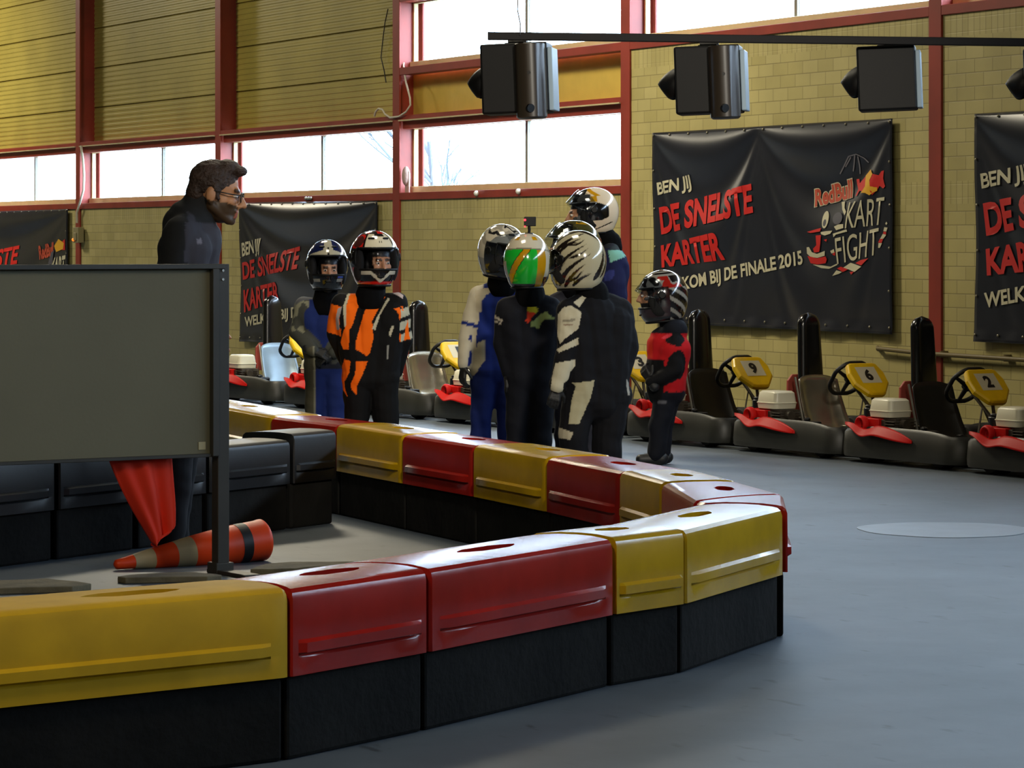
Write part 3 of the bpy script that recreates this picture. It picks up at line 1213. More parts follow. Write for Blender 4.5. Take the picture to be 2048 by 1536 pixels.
for s in (-1, 1):
    MB().ell((s * 0.034, -0.104, 0.001), (0.0245, 0.002, 0.0185), n=16, M=HM).build('lens', glassy('spectacle_lens', '#f0f4ff', 0.06) if s < 0 else bpy.data.materials['spectacle_lens'], gl, smooth=180)
# ---------------------------------------------------------------- the hall
PHI = math.atan2(F, 3257.0)
WD = Vector((math.cos(PHI), -math.sin(PHI), 0))
WN = Vector((-math.sin(PHI), -math.cos(PHI), 0))
YW = 24.5
P0 = Vector(((1845 - CX) / F * YW, YW, 0))
MW = Matrix(((WD.x, -WN.x, 0, P0.x), (WD.y, -WN.y, 0, P0.y), (0, 0, 1, 0), (0, 0, 0, 1)))


def wl(x, y, dep=0.0):
    """the point of the wall (dep behind its face) seen in direction x, y: along, height"""
    d = Vector(((x - CX) / F, 1, -(y - HY) / F))
    t = (WN.dot(P0) - dep) / (WN.x * d.x + WN.y * d.y)
    q = d * t
    return ((q - P0).dot(WD), q.z + H)


m_red = mat('red_steel_paint', '#8a2f22', 0.45, var=0.18, vscale=3)
m_cream = mat('cream_frame_paint', '#c2b58a', 0.5, var=0.08)
m_grey_bar = mat('grey_window_bar', '#7d7a70', 0.5)
m_glass = glassy('window_glass', '#f4f9ff', 0.01)
m_side = mat('yellow_corrugated_siding', '#a8994a', 0.45, var=0.14, vscale=1.2, bump=0.05, bscale=6)
m_span = mat('yellow_spandrel_panel', '#c9ac4a', 0.5, var=0.06)
m_white = mat('white_plastic', '#d8d5c8', 0.4)
m_black = mat('black_plastic', '#0c0c0e', 0.35)
m_ceil = mat('dark_roof_deck', '#4a463c', 0.8)
m_plain = mat('plain_hall_wall', '#8a7f58', 0.8)


def brick_mat():
    m = bpy.data.materials.new('yellow_painted_block_wall')
    m.use_nodes = True
    nt = m.node_tree
    N, L = nt.nodes, nt.links
    b = N['Principled BSDF']
    b.inputs['Roughness'].default_value = 0.55
    tc = N.new('ShaderNodeTexCoord')
    sp = N.new('ShaderNodeSeparateXYZ')
    L.new(tc.outputs['Object'], sp.inputs[0])
    cb = N.new('ShaderNodeCombineXYZ')
    L.new(sp.outputs['X'], cb.inputs['X'])
    L.new(sp.outputs['Z'], cb.inputs['Y'])
    cb2 = N.new('ShaderNodeCombineXYZ')      # upright soldier course
    L.new(sp.outputs['Z'], cb2.inputs['X'])
    L.new(sp.outputs['X'], cb2.inputs['Y'])

    def bt(src, off, w, h):
        t = N.new('ShaderNodeTexBrick')
        t.offset = off
        t.inputs['Scale'].default_value = 1.0
        t.inputs['Brick Width'].default_value = w
        t.inputs['Row Height'].default_value = h
        t.inputs['Mortar Size'].default_value = 0.0045
        t.inputs['Mortar Smooth'].default_value = 0.5
        t.inputs['Bias'].default_value = 0.0
        t.inputs['Color1'].default_value = (*rgb('#b5a970'), 1)
        t.inputs['Color2'].default_value = (*rgb('#a99d63'), 1)
        t.inputs['Mortar'].default_value = (*rgb('#8a7f4f'), 1)
        L.new(src.outputs[0], t.inputs['Vector'])
        return t
    t1, t2 = bt(cb, 0.5, 0.228, 0.102), bt(cb2, 0.0, 0.50, 0.075)
    # soldier courses just under the two rails
    def band(a, c):
        g1 = N.new('ShaderNodeMath'); g1.operation = 'GREATER_THAN'; g1.inputs[1].default_value = a
        g2 = N.new('ShaderNodeMath'); g2.operation = 'LESS_THAN'; g2.inputs[1].default_value = c
        L.new(sp.outputs['Z'], g1.inputs[0]); L.new(sp.outputs['Z'], g2.inputs[0])
        mu = N.new('ShaderNodeMath'); mu.operation = 'MULTIPLY'
        L.new(g1.outputs[0], mu.inputs[0]); L.new(g2.outputs[0], mu.inputs[1])
        return mu
    ba, bb = band(1.79, 1.96), band(3.03, 3.25)
    ad = N.new('ShaderNodeMath'); ad.operation = 'ADD'
    L.new(ba.outputs[0], ad.inputs[0]); L.new(bb.outputs[0], ad.inputs[1])
    mx = N.new('ShaderNodeMix'); mx.data_type = 'RGBA'
    L.new(ad.outputs[0], mx.inputs['Factor'])
    L.new(t1.outputs['Color'], mx.inputs['A']); L.new(t2.outputs['Color'], mx.inputs['B'])
    # blotches of old paint and dirt
    n = N.new('ShaderNodeTexNoise'); n.inputs['Scale'].default_value = 1.7; n.inputs['Detail'].default_value = 7
    L.new(tc.outputs['Object'], n.inputs['Vector'])
    mr = N.new('ShaderNodeMapRange'); mr.inputs['From Min'].default_value = 0.3; mr.inputs['From Max'].default_value = 0.7
    mr.inputs['To Min'].default_value = 0.86; mr.inputs['To Max'].default_value = 1.1
    L.new(n.outputs['Fac'], mr.inputs['Value'])
    vm = N.new('ShaderNodeVectorMath'); vm.operation = 'SCALE'
    L.new(mx.outputs['Result'], vm.inputs[0]); L.new(mr.outputs['Result'], vm.inputs['Scale'])
    L.new(vm.outputs['Vector'], b.inputs['Base Color'])
    bp = N.new('ShaderNodeBump'); bp.inputs['Strength'].default_value = 0.28; bp.inputs['Distance'].default_value = 0.006
    iv = N.new('ShaderNodeMath'); iv.operation = 'SUBTRACT'; iv.inputs[0].default_value = 1.0
    L.new(t1.outputs['Fac'], iv.inputs[1]); L.new(iv.outputs[0], bp.inputs['Height'])
    L.new(bp.outputs['Normal'], b.inputs['Normal'])
    return m


def floor_mat():
    m = bpy.data.materials.new('blue_grey_track_floor')
    m.use_nodes = True
    nt = m.node_tree
    N, L = nt.nodes, nt.links
    b = N['Principled BSDF']
    tc = N.new('ShaderNodeTexCoord')
    n1 = N.new('ShaderNodeTexNoise'); n1.inputs['Scale'].default_value = 0.9; n1.inputs['Detail'].default_value = 8; n1.inputs['Roughness'].default_value = 0.65
    L.new(tc.outputs['Object'], n1.inputs['Vector'])
    cr = N.new('ShaderNodeValToRGB')
    cr.color_ramp.elements[0].position = 0.30; cr.color_ramp.elements[0].color = (*rgb('#3f4852'), 1)
    cr.color_ramp.elements[1].position = 0.72; cr.color_ramp.elements[1].color = (*rgb('#5d6975'), 1)
    L.new(n1.outputs['Fac'], cr.inputs['Fac'])
    # small dark scuffs
    n2 = N.new('ShaderNodeTexNoise'); n2.inputs['Scale'].default_value = 7.0; n2.inputs['Detail'].default_value = 3
    mp = N.new('ShaderNodeMapping'); mp.inputs['Rotation'].default_value = (0, 0, 0.5); mp.inputs['Scale'].default_value = (0.6, 1.5, 1)
    L.new(tc.outputs['Object'], mp.inputs['Vector']); L.new(mp.outputs[0], n2.inputs['Vector'])
    cr2 = N.new('ShaderNodeValToRGB')
    cr2.color_ramp.elements[0].position = 0.27; cr2.color_ramp.elements[0].color = (0.45, 0.45, 0.45, 1)
    cr2.color_ramp.elements[1].position = 0.36; cr2.color_ramp.elements[1].color = (1, 1, 1, 1)
    L.new(n2.outputs['Fac'], cr2.inputs['Fac'])
    mu = N.new('ShaderNodeMix'); mu.data_type = 'RGBA'; mu.blend_type = 'MULTIPLY'; mu.inputs['Factor'].default_value = 1
    L.new(cr.outputs['Color'], mu.inputs['A']); L.new(cr2.outputs['Color'], mu.inputs['B'])
    L.new(mu.outputs['Result'], b.inputs['Base Color'])
    b.inputs['Roughness'].default_value = FLOOR_ROUGH
    b.inputs['Specular IOR Level'].default_value = 0.9
    n3 = N.new('ShaderNodeTexNoise'); n3.inputs['Scale'].default_value = 160.0; n3.inputs['Detail'].default_value = 3
    L.new(tc.outputs['Object'], n3.inputs['Vector'])
    bp = N.new('ShaderNodeBump'); bp.inputs['Strength'].default_value = 0.05; bp.inputs['Distance'].default_value = 0.004
    L.new(n3.outputs['Fac'], bp.inputs['Height']); L.new(bp.outputs['Normal'], b.inputs['Normal'])
    return m


FLOOR_ROUGH = 0.52
m_brick, m_floor = brick_mat(), floor_mat()

# columns of the steel frame, left edge of each flange as seen
S_COL = [wl(x, 500, -0.02)[0] for x in (151, 430, 785, 1241, 1857)]
STEP = (S_COL[4] - S_COL[0]) / 4
S_ALL = [S_COL[0] - STEP * 2, S_COL[0] - STEP] + S_COL + [S_COL[4] + STEP * k for k in range(1, 6)]
CW = 0.165
ZA0, ZA1 = 1.935, 2.009          # sill rail
ZB0, ZB1, ZBL = 2.655, 2.790, 2.741   # lintel rail and its ledge
ZC0, ZC1 = 3.200, 3.275          # upper rail
ZU = 3.94                        # top of the upper windows
ZTOP = 6.4
S_L, S_R = S_ALL[0] - 3, S_ALL[-1] + 3
YB = -24.0                       # opposite side of the hall

# floor and room shell (wall frame: x along, y into the wall, z up)
o = MB().b2((S_L, YB, -0.1), (S_R, 0.3, 0)).build('floor', m_floor, mw=MW, smooth=0)
struct(o, 'blue-grey worn hall floor between the barriers', 'floor')
o = MB().b2((S_L, YB, ZTOP), (S_R, 0.45, ZTOP + 0.1)).build('ceiling', m_ceil, mw=MW, smooth=0)
struct(o, 'dark hall roof above everything', 'ceiling')
o = MB().b2((S_L, YB - 0.2, 0), (S_R, YB, ZTOP)).build('wall_front', m_plain, mw=MW, smooth=0)
struct(o, 'plain hall wall facing the windows', 'wall')
o = MB().b2((S_L - 0.2, YB, 0), (S_L, 0.45, ZTOP)).build('wall_left', m_plain, mw=MW, smooth=0)
struct(o, 'plain end wall at the far left', 'wall')
o = MB().b2((S_R, YB, 0), (S_R + 0.2, 0.45, ZTOP)).build('wall_right', m_plain, mw=MW, smooth=0)
struct(o, 'plain end wall at the right', 'wall')

# masonry: one low wall under the windows on the left, a high one on the right
mb = MB()
mb.b2((S_L, 0.0, 0), (S_COL[3] + CW * 0.6, 0.28, ZA0 + 0.005))
mb.b2((S_COL[3] + CW * 0.6, 0.0, 0), (S_R, 0.28, ZC0 + 0.005))
o = mb.build('wall_back', m_brick, mw=MW, smooth=0)
struct(o, 'yellow painted block wall behind the karts', 'wall')

# corrugated siding above
mb = MB()


def siding(s0, s1, z0, z1, dep):
    prof = []
    z = z0
    k = 0
    while z < z1:
        for dz, dy in ((0, 0), (0.022, 0), (0.030, 0.006), (0.052, 0.006), (0.060, 0)):
            prof.append((min(z + dz, z1), dy))
        z += 0.062
        k += 1
        if k % 8 == 0:
            prof.append((min(z, z1), 0.022)); prof.append((min(z + 0.012, z1), 0.022))
            z += 0.012
    vs = []
    for (zz, dy) in prof:
        vs += [(s0, dep + dy, zz), (s1, dep + dy, zz)]
    fs = [(2 * i, 2 * i + 1, 2 * i + 3, 2 * i + 2) for i in range(len(prof) - 1)]
    mb.add(vs, fs)


for i in range(len(S_ALL) - 1):
    a, b = S_ALL[i] + CW * 0.5, S_ALL[i + 1] + CW * 0.5
    if b <= S_COL[2] + CW:
        siding(a, b, ZBL, ZTOP, 0.20)
    else:
        siding(a, b, ZU + 0.04, ZTOP, 0.20)
o = mb.build('wall_upper', m_side, mw=MW, smooth=0, fix=False)
struct(o, 'yellow corrugated siding above the window band', 'wall')
# backing so that no daylight leaks in behind the siding
mb = MB()
for i in range(len(S_ALL) - 1):
    a, b = S_ALL[i] + CW * 0.5, S_ALL[i + 1] + CW * 0.5
    mb.b2((a, 0.26, ZBL if b <= S_COL[2] + CW else ZU), (b, 0.30, ZTOP))
mb.b2((S_L, 0.26, ZA0), (S_ALL[0] + CW, 0.3, ZTOP))
mb.b2((S_ALL[-1], 0.26, ZA0), (S_R, 0.3, ZTOP))
o = mb.build('wall_outer', m_plain, mw=MW, smooth=0)
struct(o, 'outer skin of the hall wall behind the siding', 'wall')
o = MB().b2((S_COL[2] + CW * 0.5, 0.17, ZBL), (S_COL[3] + CW * 0.5, 0.26, ZC0 + 0.02)).build('trim_1', m_span, mw=MW, smooth=0)
struct(o, 'smooth yellow panel between the lower and upper windows', 'wall panel')

# steel columns
for i, s in enumerate(S_ALL):
    mb = MB()
    mb.b2((s, -0.02, 0), (s + CW, 0.0, ZTOP))
    mb.b2((s + CW * 0.42, 0.0, 0), (s + CW * 0.58, 0.26, ZTOP))
    mb.b2((s, 0.24, 0), (s + CW, 0.262, ZTOP))
    o = mb.build('trim_%d' % (i + 10), m_red, mw=MW, smooth=0, bevel=0.003, seg=1)
    struct(o, 'red steel column of the hall frame', 'column')
# rails between the columns
n = 30
for i in range(len(S_ALL) - 1):
    a, b = S_ALL[i] + CW, S_ALL[i + 1]
    hi = b > S_COL[3] + CW
    mid = not hi and b > S_COL[2] + CW
    mb = MB()
    if not hi:
        mb.b2((a, -0.018, ZA0), (b, 0.12, ZA1))
        mb.b2((a, -0.018, ZBL), (b, 0.10, ZB1)).b2((a, 0.02, ZB0), (b, 0.12, ZBL - 0.006))
    if hi or mid:
        mb.b2((a, -0.018, ZC0), (b, 0.12, ZC1))
        mb.b2((a, -0.018, ZU), (b, 0.12, ZU + 0.09))
    o = mb.build('trim_%d' % n, m_red, mw=MW, smooth=0, bevel=0.003, seg=1)
    struct(o, 'red steel rails between two columns', 'rail')
    n += 1
    if not hi:
        o = MB().b2((a, -0.034, ZBL - 0.008), (b, 0.02, ZBL + 0.004)).build('trim_%d' % n, m_cream, mw=MW, smooth=0)  # cream strip puts the light caught by the flange edge into colour
        struct(o, 'lintel rail ledge coloured pale for the light on its edge', 'ledge')
        n += 1

# windows
WN_LIST = []


def window(k, s0, s1, z0, z1, dep, sill, label):
    w = empty('window_%d' % k, mw=MW)
    struct(w, label, 'window')
    mb = MB()
    t = 0.035
    mb.b2((s0, dep - 0.03, z0), (s1, dep + 0.05, z0 + sill))
    mb.b2((s0, dep, z1 - 0.02), (s1, dep + 0.05, z1 + 0.02))
    mb.b2((s0, dep, z0), (s0 + t, dep + 0.05, z1)).b2((s1 - t, dep, z0), (s1, dep + 0.05, z1))
    mb.build('window_frame', m_cream, w, smooth=0, bevel=0.004, seg=1)
    c = (s0 + s1) / 2 + 0.14
    MB().b2((c - 0.024, dep + 0.005, z0 + sill), (c + 0.024, dep + 0.045, z1)).build('mullion', m_grey_bar, w, smooth=0)
    MB().b2((s0 + t, dep + 0.022, z0 + sill), (c - 0.024, dep + 0.028, z1 - 0.02)).build('pane', m_glass, w, smooth=0)
    MB().b2((c + 0.024, dep + 0.022, z0 + sill), (s1 - t, dep + 0.028, z1 - 0.02)).build('pane', m_glass, w, smooth=0)
    WN_LIST.append((s0 + t, s1 - t, z0 + sill, z1 - 0.02, dep))


k = 1
for i in range(len(S_ALL) - 1):
    a, b = S_ALL[i] + CW * 0.58, S_ALL[i + 1] + CW * 0.42
    hi = b > S_COL[3] + CW
    mid = not hi and b > S_COL[2] + CW
    if not hi:
        window(k, a, b, ZA1 - 0.01, ZB0 + 0.02, 0.16, 0.075, 'lower strip window between red columns, bay %d from the left' % (i + 1))
        k += 1
    if hi or mid:
        window(k, a, b, ZC1 - 0.01, ZU + 0.01, 0.16, 0.075, 'upper strip window between red columns, bay %d from the left' % (i + 1))
        k += 1
# portals guide the daylight through the windows
for (a, b, z0, z1, dep) in WN_LIST:
    la = bpy.data.lights.new('window_daylight', 'AREA')
    la.shape = 'RECTANGLE'
    la.size, la.size_y = b - a, z1 - z0
    la.cycles.is_portal = True
    lo = bpy.data.objects.new('window_daylight', la)
    COL.objects.link(lo)
    # area light shines along its -Z: into the room (-y of the wall frame)
    lo.matrix_world = MW @ Matrix.Translation(((a + b) / 2, dep + 0.06, (z0 + z1) / 2)) @ Matrix.Rotation(-PI / 2, 4, 'X')

# round worn patch on the track
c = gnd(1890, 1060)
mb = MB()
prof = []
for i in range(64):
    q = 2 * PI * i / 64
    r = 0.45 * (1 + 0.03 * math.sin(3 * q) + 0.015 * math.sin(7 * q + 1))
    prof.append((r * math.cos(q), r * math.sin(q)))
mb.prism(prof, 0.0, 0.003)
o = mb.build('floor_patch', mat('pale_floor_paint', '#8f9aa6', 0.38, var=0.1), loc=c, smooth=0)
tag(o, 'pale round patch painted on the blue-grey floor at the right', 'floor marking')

# outside: ground and bare trees
m_bark = mat('bare_branches', '#565c64', 0.9, spec=0.1)
o = MB().b2((S_L - 10, 0.5, -0.4), (S_R + 10, 45, -0.3)).build('ground', mat('outdoor_gravel', '#8a8a80', 0.9), mw=MW, smooth=0)
struct(o, 'pale gravel yard outside the windows', 'ground')


def tree(s, dep, seed, label):
    rr = random.Random(seed)
    mb = MB()

    def branch(p, d, L, r, lev):
        q = p + d * L
        mb.tube([p, p + d * L * 0.5 + Vector((rr.uniform(-.05, .05), rr.uniform(-.05, .05), 0)) * L, q], [r, r * 0.8, r * 0.6], 6)
        if lev == 0:
            return
        for _ in range(3):
            nd = (d + Vector((rr.uniform(-.9, .9), rr.uniform(-.9, .9), rr.uniform(-.15, .6)))).normalized()
            branch(p + d * L * rr.uniform(0.5, 1.0), nd, L * rr.uniform(0.55, 0.75), r * 0.55, lev - 1)
    branch(Vector((0, 0, 0)), Vector((0, 0, 1)), 2.1, 0.11, 4)
    o = mb.build('bare_tree', m_bark, mw=MW @ Matrix.Translation((s, dep, -0.3)), smooth=60)
    tag(o, label, 'tree', 'bare trees outside the windows')


tree(wl(40, 350)[0] - 6, 9.0, 3, 'pale bare tree seen through the leftmost lower window')
tree(wl(1000, 300)[0] - 9, 13.0, 11, 'pale bare tree seen through the lower window above the helmets')
# ---------------------------------------------------------------- track barriers
m_redcap = mat('red_barrier_plastic', '#a01d14', 0.24, spec=0.3, var=0.16, vscale=5, bump=0.05, bscale=14)
m_yelcap = mat('yellow_barrier_plastic', '#c49a0c', 0.24, var=0.14, vscale=5, bump=0.05, bscale=14)
m_yelmatt = mat('matt_yellow_barrier_plastic', '#cda010', 0.62, spec=0.2, var=0.12, vscale=5, bump=0.05, bscale=14)
m_blkcap = mat('black_barrier_plastic', '#0c0d0f', 0.42, var=0.3, vscale=5, bump=0.05, bscale=14)
m_base = mat('black_rubber_barrier_base', '#1a1917', 0.8, spec=0.12, var=0.45, vscale=3, bump=0.25, bscale=25)
TOP = 0.50


def P2(v):
    return Vector((v[0], v[1]))


def cap_mesh(A, B, C, D, zt, bA, bB, skirt=0.245):
    """A,B front start/end, C,D back end/start (plan, local)"""
    prof = [(0.0, skirt), (0.0, skirt + 0.050), (-0.007, skirt + 0.058), (0.016, skirt + 0.066), (0.016, skirt + 0.094), (0.002, skirt + 0.104),
            (-0.001, zt - 0.032), (-0.008, zt - 0.014), (-0.024, zt - 0.003), (-0.05, zt)]
    ts = [0, 0.012, 0.05, 0.085, 0.3, 0.5, 0.7, 0.915, 0.95, 0.988, 1]
    rows = []
    for t in ts:
        f, b = A.lerp(B, t), D.lerp(C, t)
        w = (b - f).length
        n = (f - b).normalized()
        lon = (B - A).normalized()
        edge = 1.0 if 0.06 < t < 0.94 else 0.0
        inset = 0.008 if t in (0, 1) else 0.0
        ring = []
        seq = [(o, z, 0) for (o, z) in prof] + [(o, z, 2) for (o, z) in [(-w * 0.3, zt + 0.004), (-w * 0.5, zt + 0.005), (-w * 0.7, zt + 0.004)]] + [(o, z, 1) for (o, z) in reversed(prof)]
        for (o, z, side) in seq:
            if side != 2:
                if abs(z - (skirt + 0.08)) < 0.03:
                    o = o * edge
                o = o - inset
            zz = z - (inset if z > zt - 0.05 else 0)
            p = f + n * o if side in (0, 2) else b - n * o
            q = (p - f).dot(-n) / w * 2 - 1
            p = p + bA.lerp(bB, t) * max(0.0, 1 - q * q)
            ring.append(Vector((p.x, p.y, zz)))
        rows.append(ring)
    m = len(rows[0])
    mb = MB()
    vs = [p for r in rows for p in r]
    fs = []
    for j in range(len(rows) - 1):
        for i in range(m):
            fs.append((j * m + i, j * m + (i + 1) % m, (j + 1) * m + (i + 1) % m, (j + 1) * m + i))
    for t, base, bb, f, b in ((0, 0, bA, A, D), (1, (len(rows) - 1) * m, bB, B, C)):
        k = len(vs)
        mid = (f + b) / 2 + bb
        vs.append(Vector((mid.x, mid.y, (skirt + zt) / 2)))
        for i in range(m):
            q, r = base + i, base + (i + 1) % m
            fs.append((k, r, q) if t == 0 else (k, q, r))
    mb.add(vs, fs)
    return mb


def block(name, A, B, C, D, mcap, label, group, zt=TOP, slot=(0.5, 0.5), bulge=0.05, slotlen=0.30, skirt=0.245, dA=None, dB=None, gap=0.006):
    A, B, C, D = P2(A), P2(B), P2(C), P2(D)
    c = (A + B + C + D) / 4
    root = empty(name, (c.x, c.y, 0))
    tag(root, label, 'track barrier block', group)
    a, b, cc, d = A - c, B - c, C - c, D - c
    lon = (b - a).normalized()
    jA, jB = (dA or lon), (dB or lon)
    a, b = a + (b - a).normalized() * gap, b - (b - a).normalized() * gap
    d, cc = d + (cc - d).normalized() * gap, cc - (cc - d).normalized() * gap
    bA, bB = jA * bulge, jB * bulge
    cap = cap_mesh(a, b, cc, d, zt, bA, bB, skirt).build('cap', mcap, root, smooth=28)
    if slot:
        f, bk = a.lerp(b, slot[0]), d.lerp(cc, slot[0])
        p = f.lerp(bk, slot[1]) + lon * bulge * 0.8
        n = (bk - f).normalized()
        L, W = slotlen / 2, 0.042
        poly = []
        for (u, v) in ((-1, 0), (-.8, -.55), (-.45, -1), (.45, -1), (.8, -.55), (1, 0), (.8, .55), (.45, 1), (-.45, 1), (-.8, .55)):
            q = p + lon * u * L + n * v * W
            poly.append((q.x, q.y))
        cut = MB().prism(poly, zt - 0.05, zt + 0.1).build('tmp', mcap, root, smooth=0)
        md = cap.modifiers.new('b', 'BOOLEAN')
        md.object = cut
        md.solver = 'EXACT'
        me = evalmesh(cap)
        cap.modifiers.clear()
        old = cap.data
        cap.data = me
        bpy.data.meshes.remove(old)
        me.set_sharp_from_angle(angle=R(28))
        drop(cut)
    mb = MB()
    ins = 0.022
    nf = (a - d).normalized()
    q = [a - nf * ins, b - nf * ins, cc + nf * ins, d + nf * ins]
    q = [q[0] + lon * 0.004, q[1] - lon * 0.004, q[2] - lon * 0.004, q[3] + lon * 0.004]
    mb.prism([(p.x, p.y) for p in q], 0.0, skirt - 0.001)
    mb.build('base', m_base, root, smooth=0, bevel=0.012, seg=2)
    return root


def top2(x, y, z=TOP):
    g = gnd(x, y, z)
    return P2(g)


# near arm, right to left along its front top edge
NF = [top2(1568, 1014), top2(1371, 1061), top2(1230, 1078), top2(858, 1138), top2(580, 1178)]
lon = (NF[4] - NF[3]).normalized()
NF.append(NF[4] + Vector((-0.765, -0.644)).normalized() * 1.25)
WID = 0.36


def offset_line(P, w, side):
    out = []
    for i in range(len(P)):
        d = Vector((0, 0))
        if i > 0:
            d += (P[i] - P[i - 1]).normalized()
        if i < len(P) - 1:
            d += (P[i + 1] - P[i]).normalized()
        d.normalize()
        out.append(P[i] + Vector((-d.y, d.x)) * w * side)
    return out


NB = offset_line(NF, WID, -1)


def joints(P):
    out = []
    for i in range(len(P)):
        d = Vector((0, 0))
        if i > 0:
            d += (P[i] - P[i - 1]).normalized()
        if i < len(P) - 1:
            d += (P[i + 1] - P[i]).normalized()
        out.append(d.normalized())
    return out


NJ = [-q for q in joints(NF)]
GA, GB = 'barrier blocks of the near arm', 'barrier blocks of the far arm'
near = [(m_yelcap, 'yellow barrier block at the right tip of the near arm with whitish shine on top'),
        (m_yelcap, 'short yellow barrier block between the tip block and the long red one'),
        (m_redcap, 'long red barrier block of the near arm left of the short yellow block'),
        (m_redcap, 'red barrier block of the near arm directly right of the big yellow block'),
        (m_yelmatt, 'big matt yellow barrier block closest to the camera at lower left')]
for i, (mc, lb) in enumerate(near):
    # block runs from the left point (start) to the right point (end)
    A, B, C, D = NF[i + 1], NF[i], NB[i], NB[i + 1]
    dz = (0.0, 0.004, 0.0, 0.0, 0.004)[i]
    block('barrier_block', A, B, C, D, mc, lb, GA, TOP + dz, slot=((0.5, 0.5), (0.5, 0.5), (0.5, 0.5), (0.55, 0.5), (0.62, 0.4))[i], slotlen=(0.3, 0.17, 0.36, 0.3, 0.34)[i], bulge=0.045, dA=NJ[i + 1], dB=NJ[i])

# far arm, from the post towards the tip (inner top edge)
FI = [top2(445 - 110, 796), top2(540, 833), top2(671, 849), top2(803, 869), top2(945, 890), top2(1091, 914), top2(1238, 942), top2(1320, 964)]
FO = offset_line(FI, 0.34, 1)
FJ = joints(FI)
far = [(m_yelcap, 'yellow barrier block of the far arm just right of the board post'),
       (m_redcap, 'red barrier block of the far arm below the child in the blue suit'),
       (m_yelcap, 'yellow barrier block of the far arm below the child in the orange suit'),
       (m_redcap, 'red barrier block of the far arm with a bright reflection, below the number 1 kart'),
       (m_yelcap, 'yellow barrier block of the far arm below the helmet with the camera'),
       (m_redcap, 'red barrier block of the far arm below the black and white jacket'),
       (m_yelcap, 'short yellow barrier block of the far arm joining the red tip blocks')]
for i, (mc, lb) in enumerate(far):
    block('barrier_block', FI[i], FI[i + 1], FO[i + 1], FO[i], mc, lb, GB, TOP + (0.004 if i % 2 == 0 else 0), slot=(0.55, 0.5), slotlen=0.26 if i < 6 else 0.2, dA=FJ[i], dB=FJ[i + 1])

# two red blocks turning the tip
a0, b0 = FI[-1] + FJ[-1] * 0.015, top2(1386, 1001)
a1, b1 = FO[-1] + FJ[-1] * 0.015, Vector((1.085, 12.98))
block('barrier_block', a0, b0, b1, a1, m_redcap, 'red corner barrier block with a pale sheen at the far tip', GA, TOP, slot=(0.5, 0.55), slotlen=0.26, bulge=0.045, dA=FJ[-1], dB=Vector((0.2, -1)).normalized() * 0.2)
c0, c1 = NB[0] + Vector((0.03, 0.085)), NF[0] + Vector((0.02, 0.07))
block('barrier_block', b0 + Vector((0.004, -0.03)), c0, c1, b1 + Vector((0.0, -0.03)), m_redcap, 'narrow red barrier block wedged behind the yellow tip block', GA, TOP, slot=None, bulge=0.0)

# black row behind the board
K0, K1 = Vector((-2.363, 15.0)), Vector((-0.93, 17.39))
kd = (K1 - K0).normalized()
kn = Vector((-kd.y, kd.x))
KL = (K1 - K0).length
cuts = [-0.62, 0.42, 1.05, 1.62, 2.36, KL]
kl = ['black barrier block at the left edge behind the board', 'black barrier block below the board beside the orange cloth', 'black barrier block under the orange cloth',
      'black barrier block behind the board post', 'black rounded barrier block at the right end of the black row']
for i in range(5):
    A, B = K0 + kd * (cuts[i] + 0.01), K0 + kd * (cuts[i + 1] - 0.01)
    block('barrier_block', A, B, B + kn * 0.34, A + kn * 0.34, m_blkcap, kl[i], 'black barrier blocks behind the board', (0.5, 0.485, 0.495, 0.47, 0.5)[i], slot=None, bulge=0.0, skirt=0.24)

# ---------------------------------------------------------------- board
m_frame = mat('dark_steel_frame', '#3d3a33', 0.5, var=0.15)
m_board = mat('grey_board_back', '#77725a', 0.7, var=0.06, vscale=2, bump=0.03, bscale=60)
g = gnd(441, 1146)
bang = math.atan2(0.553, 0.833)
bd = empty('display_board', g, bang)
tag(bd, 'grey rectangular board on steel posts seen from behind at the left', 'board')
BW, z0, z1 = 1.75, 0.535, 1.405
MB().b2((-BW, -0.012, z0 + 0.01), (-0.045, 0.004, z1 - 0.012)).build('panel', m_board, bd, smooth=0)
mb = MB()
mb.b2((-BW, -0.045, z1 - 0.022), (0.0, 0.012, z1))
mb.b2((-0.062, -0.045, z0), (-0.030, 0.012, z1 - 0.02)).b2((-BW, -0.03, z0 - 0.004), (-0.03, 0.012, z0 + 0.012))
mb.b2((-BW - 0.03, -0.045, z0), (-BW, 0.012, z1))
mb.build('frame', m_frame, bd, smooth=0, bevel=0.002, seg=1)
for x in (0.0, -BW - 0.03):
    MB().b2((x - 0.03, -0.03, 0.012), (x + 0.03, 0.03, z1)).build('post', m_frame, bd, smooth=0, bevel=0.004)
    mb = MB()
    mb.b2((x - 0.04, -0.30, 0.0), (x + 0.04, 0.06, 0.018)).b2((x - 0.045, -0.045, 0.0), (x + 0.045, 0.045, 0.05))
    mb.build('foot', m_frame, bd, smooth=0, bevel=0.004)
m_bolt = mat('zinc_bolt', '#b5b2a8', 0.3, 0.8)
for z in (z1 - 0.03, z1 - 0.07):
    MB().cyl((-0.005, -0.036, z), (-0.005, -0.028, z), 0.006, n=10).build('bolt', m_bolt, bd)
MB().b2((-0.12, -0.016, z0 + 0.03), (-0.085, -0.011, z0 + 0.065)).build('sticker', m_cream, bd, smooth=0)

# flat weights on the floor around the feet
m_weight = mat('worn_rubber_mat', '#6f6650', 0.9, var=0.3, vscale=9, bump=0.3, bscale=30)


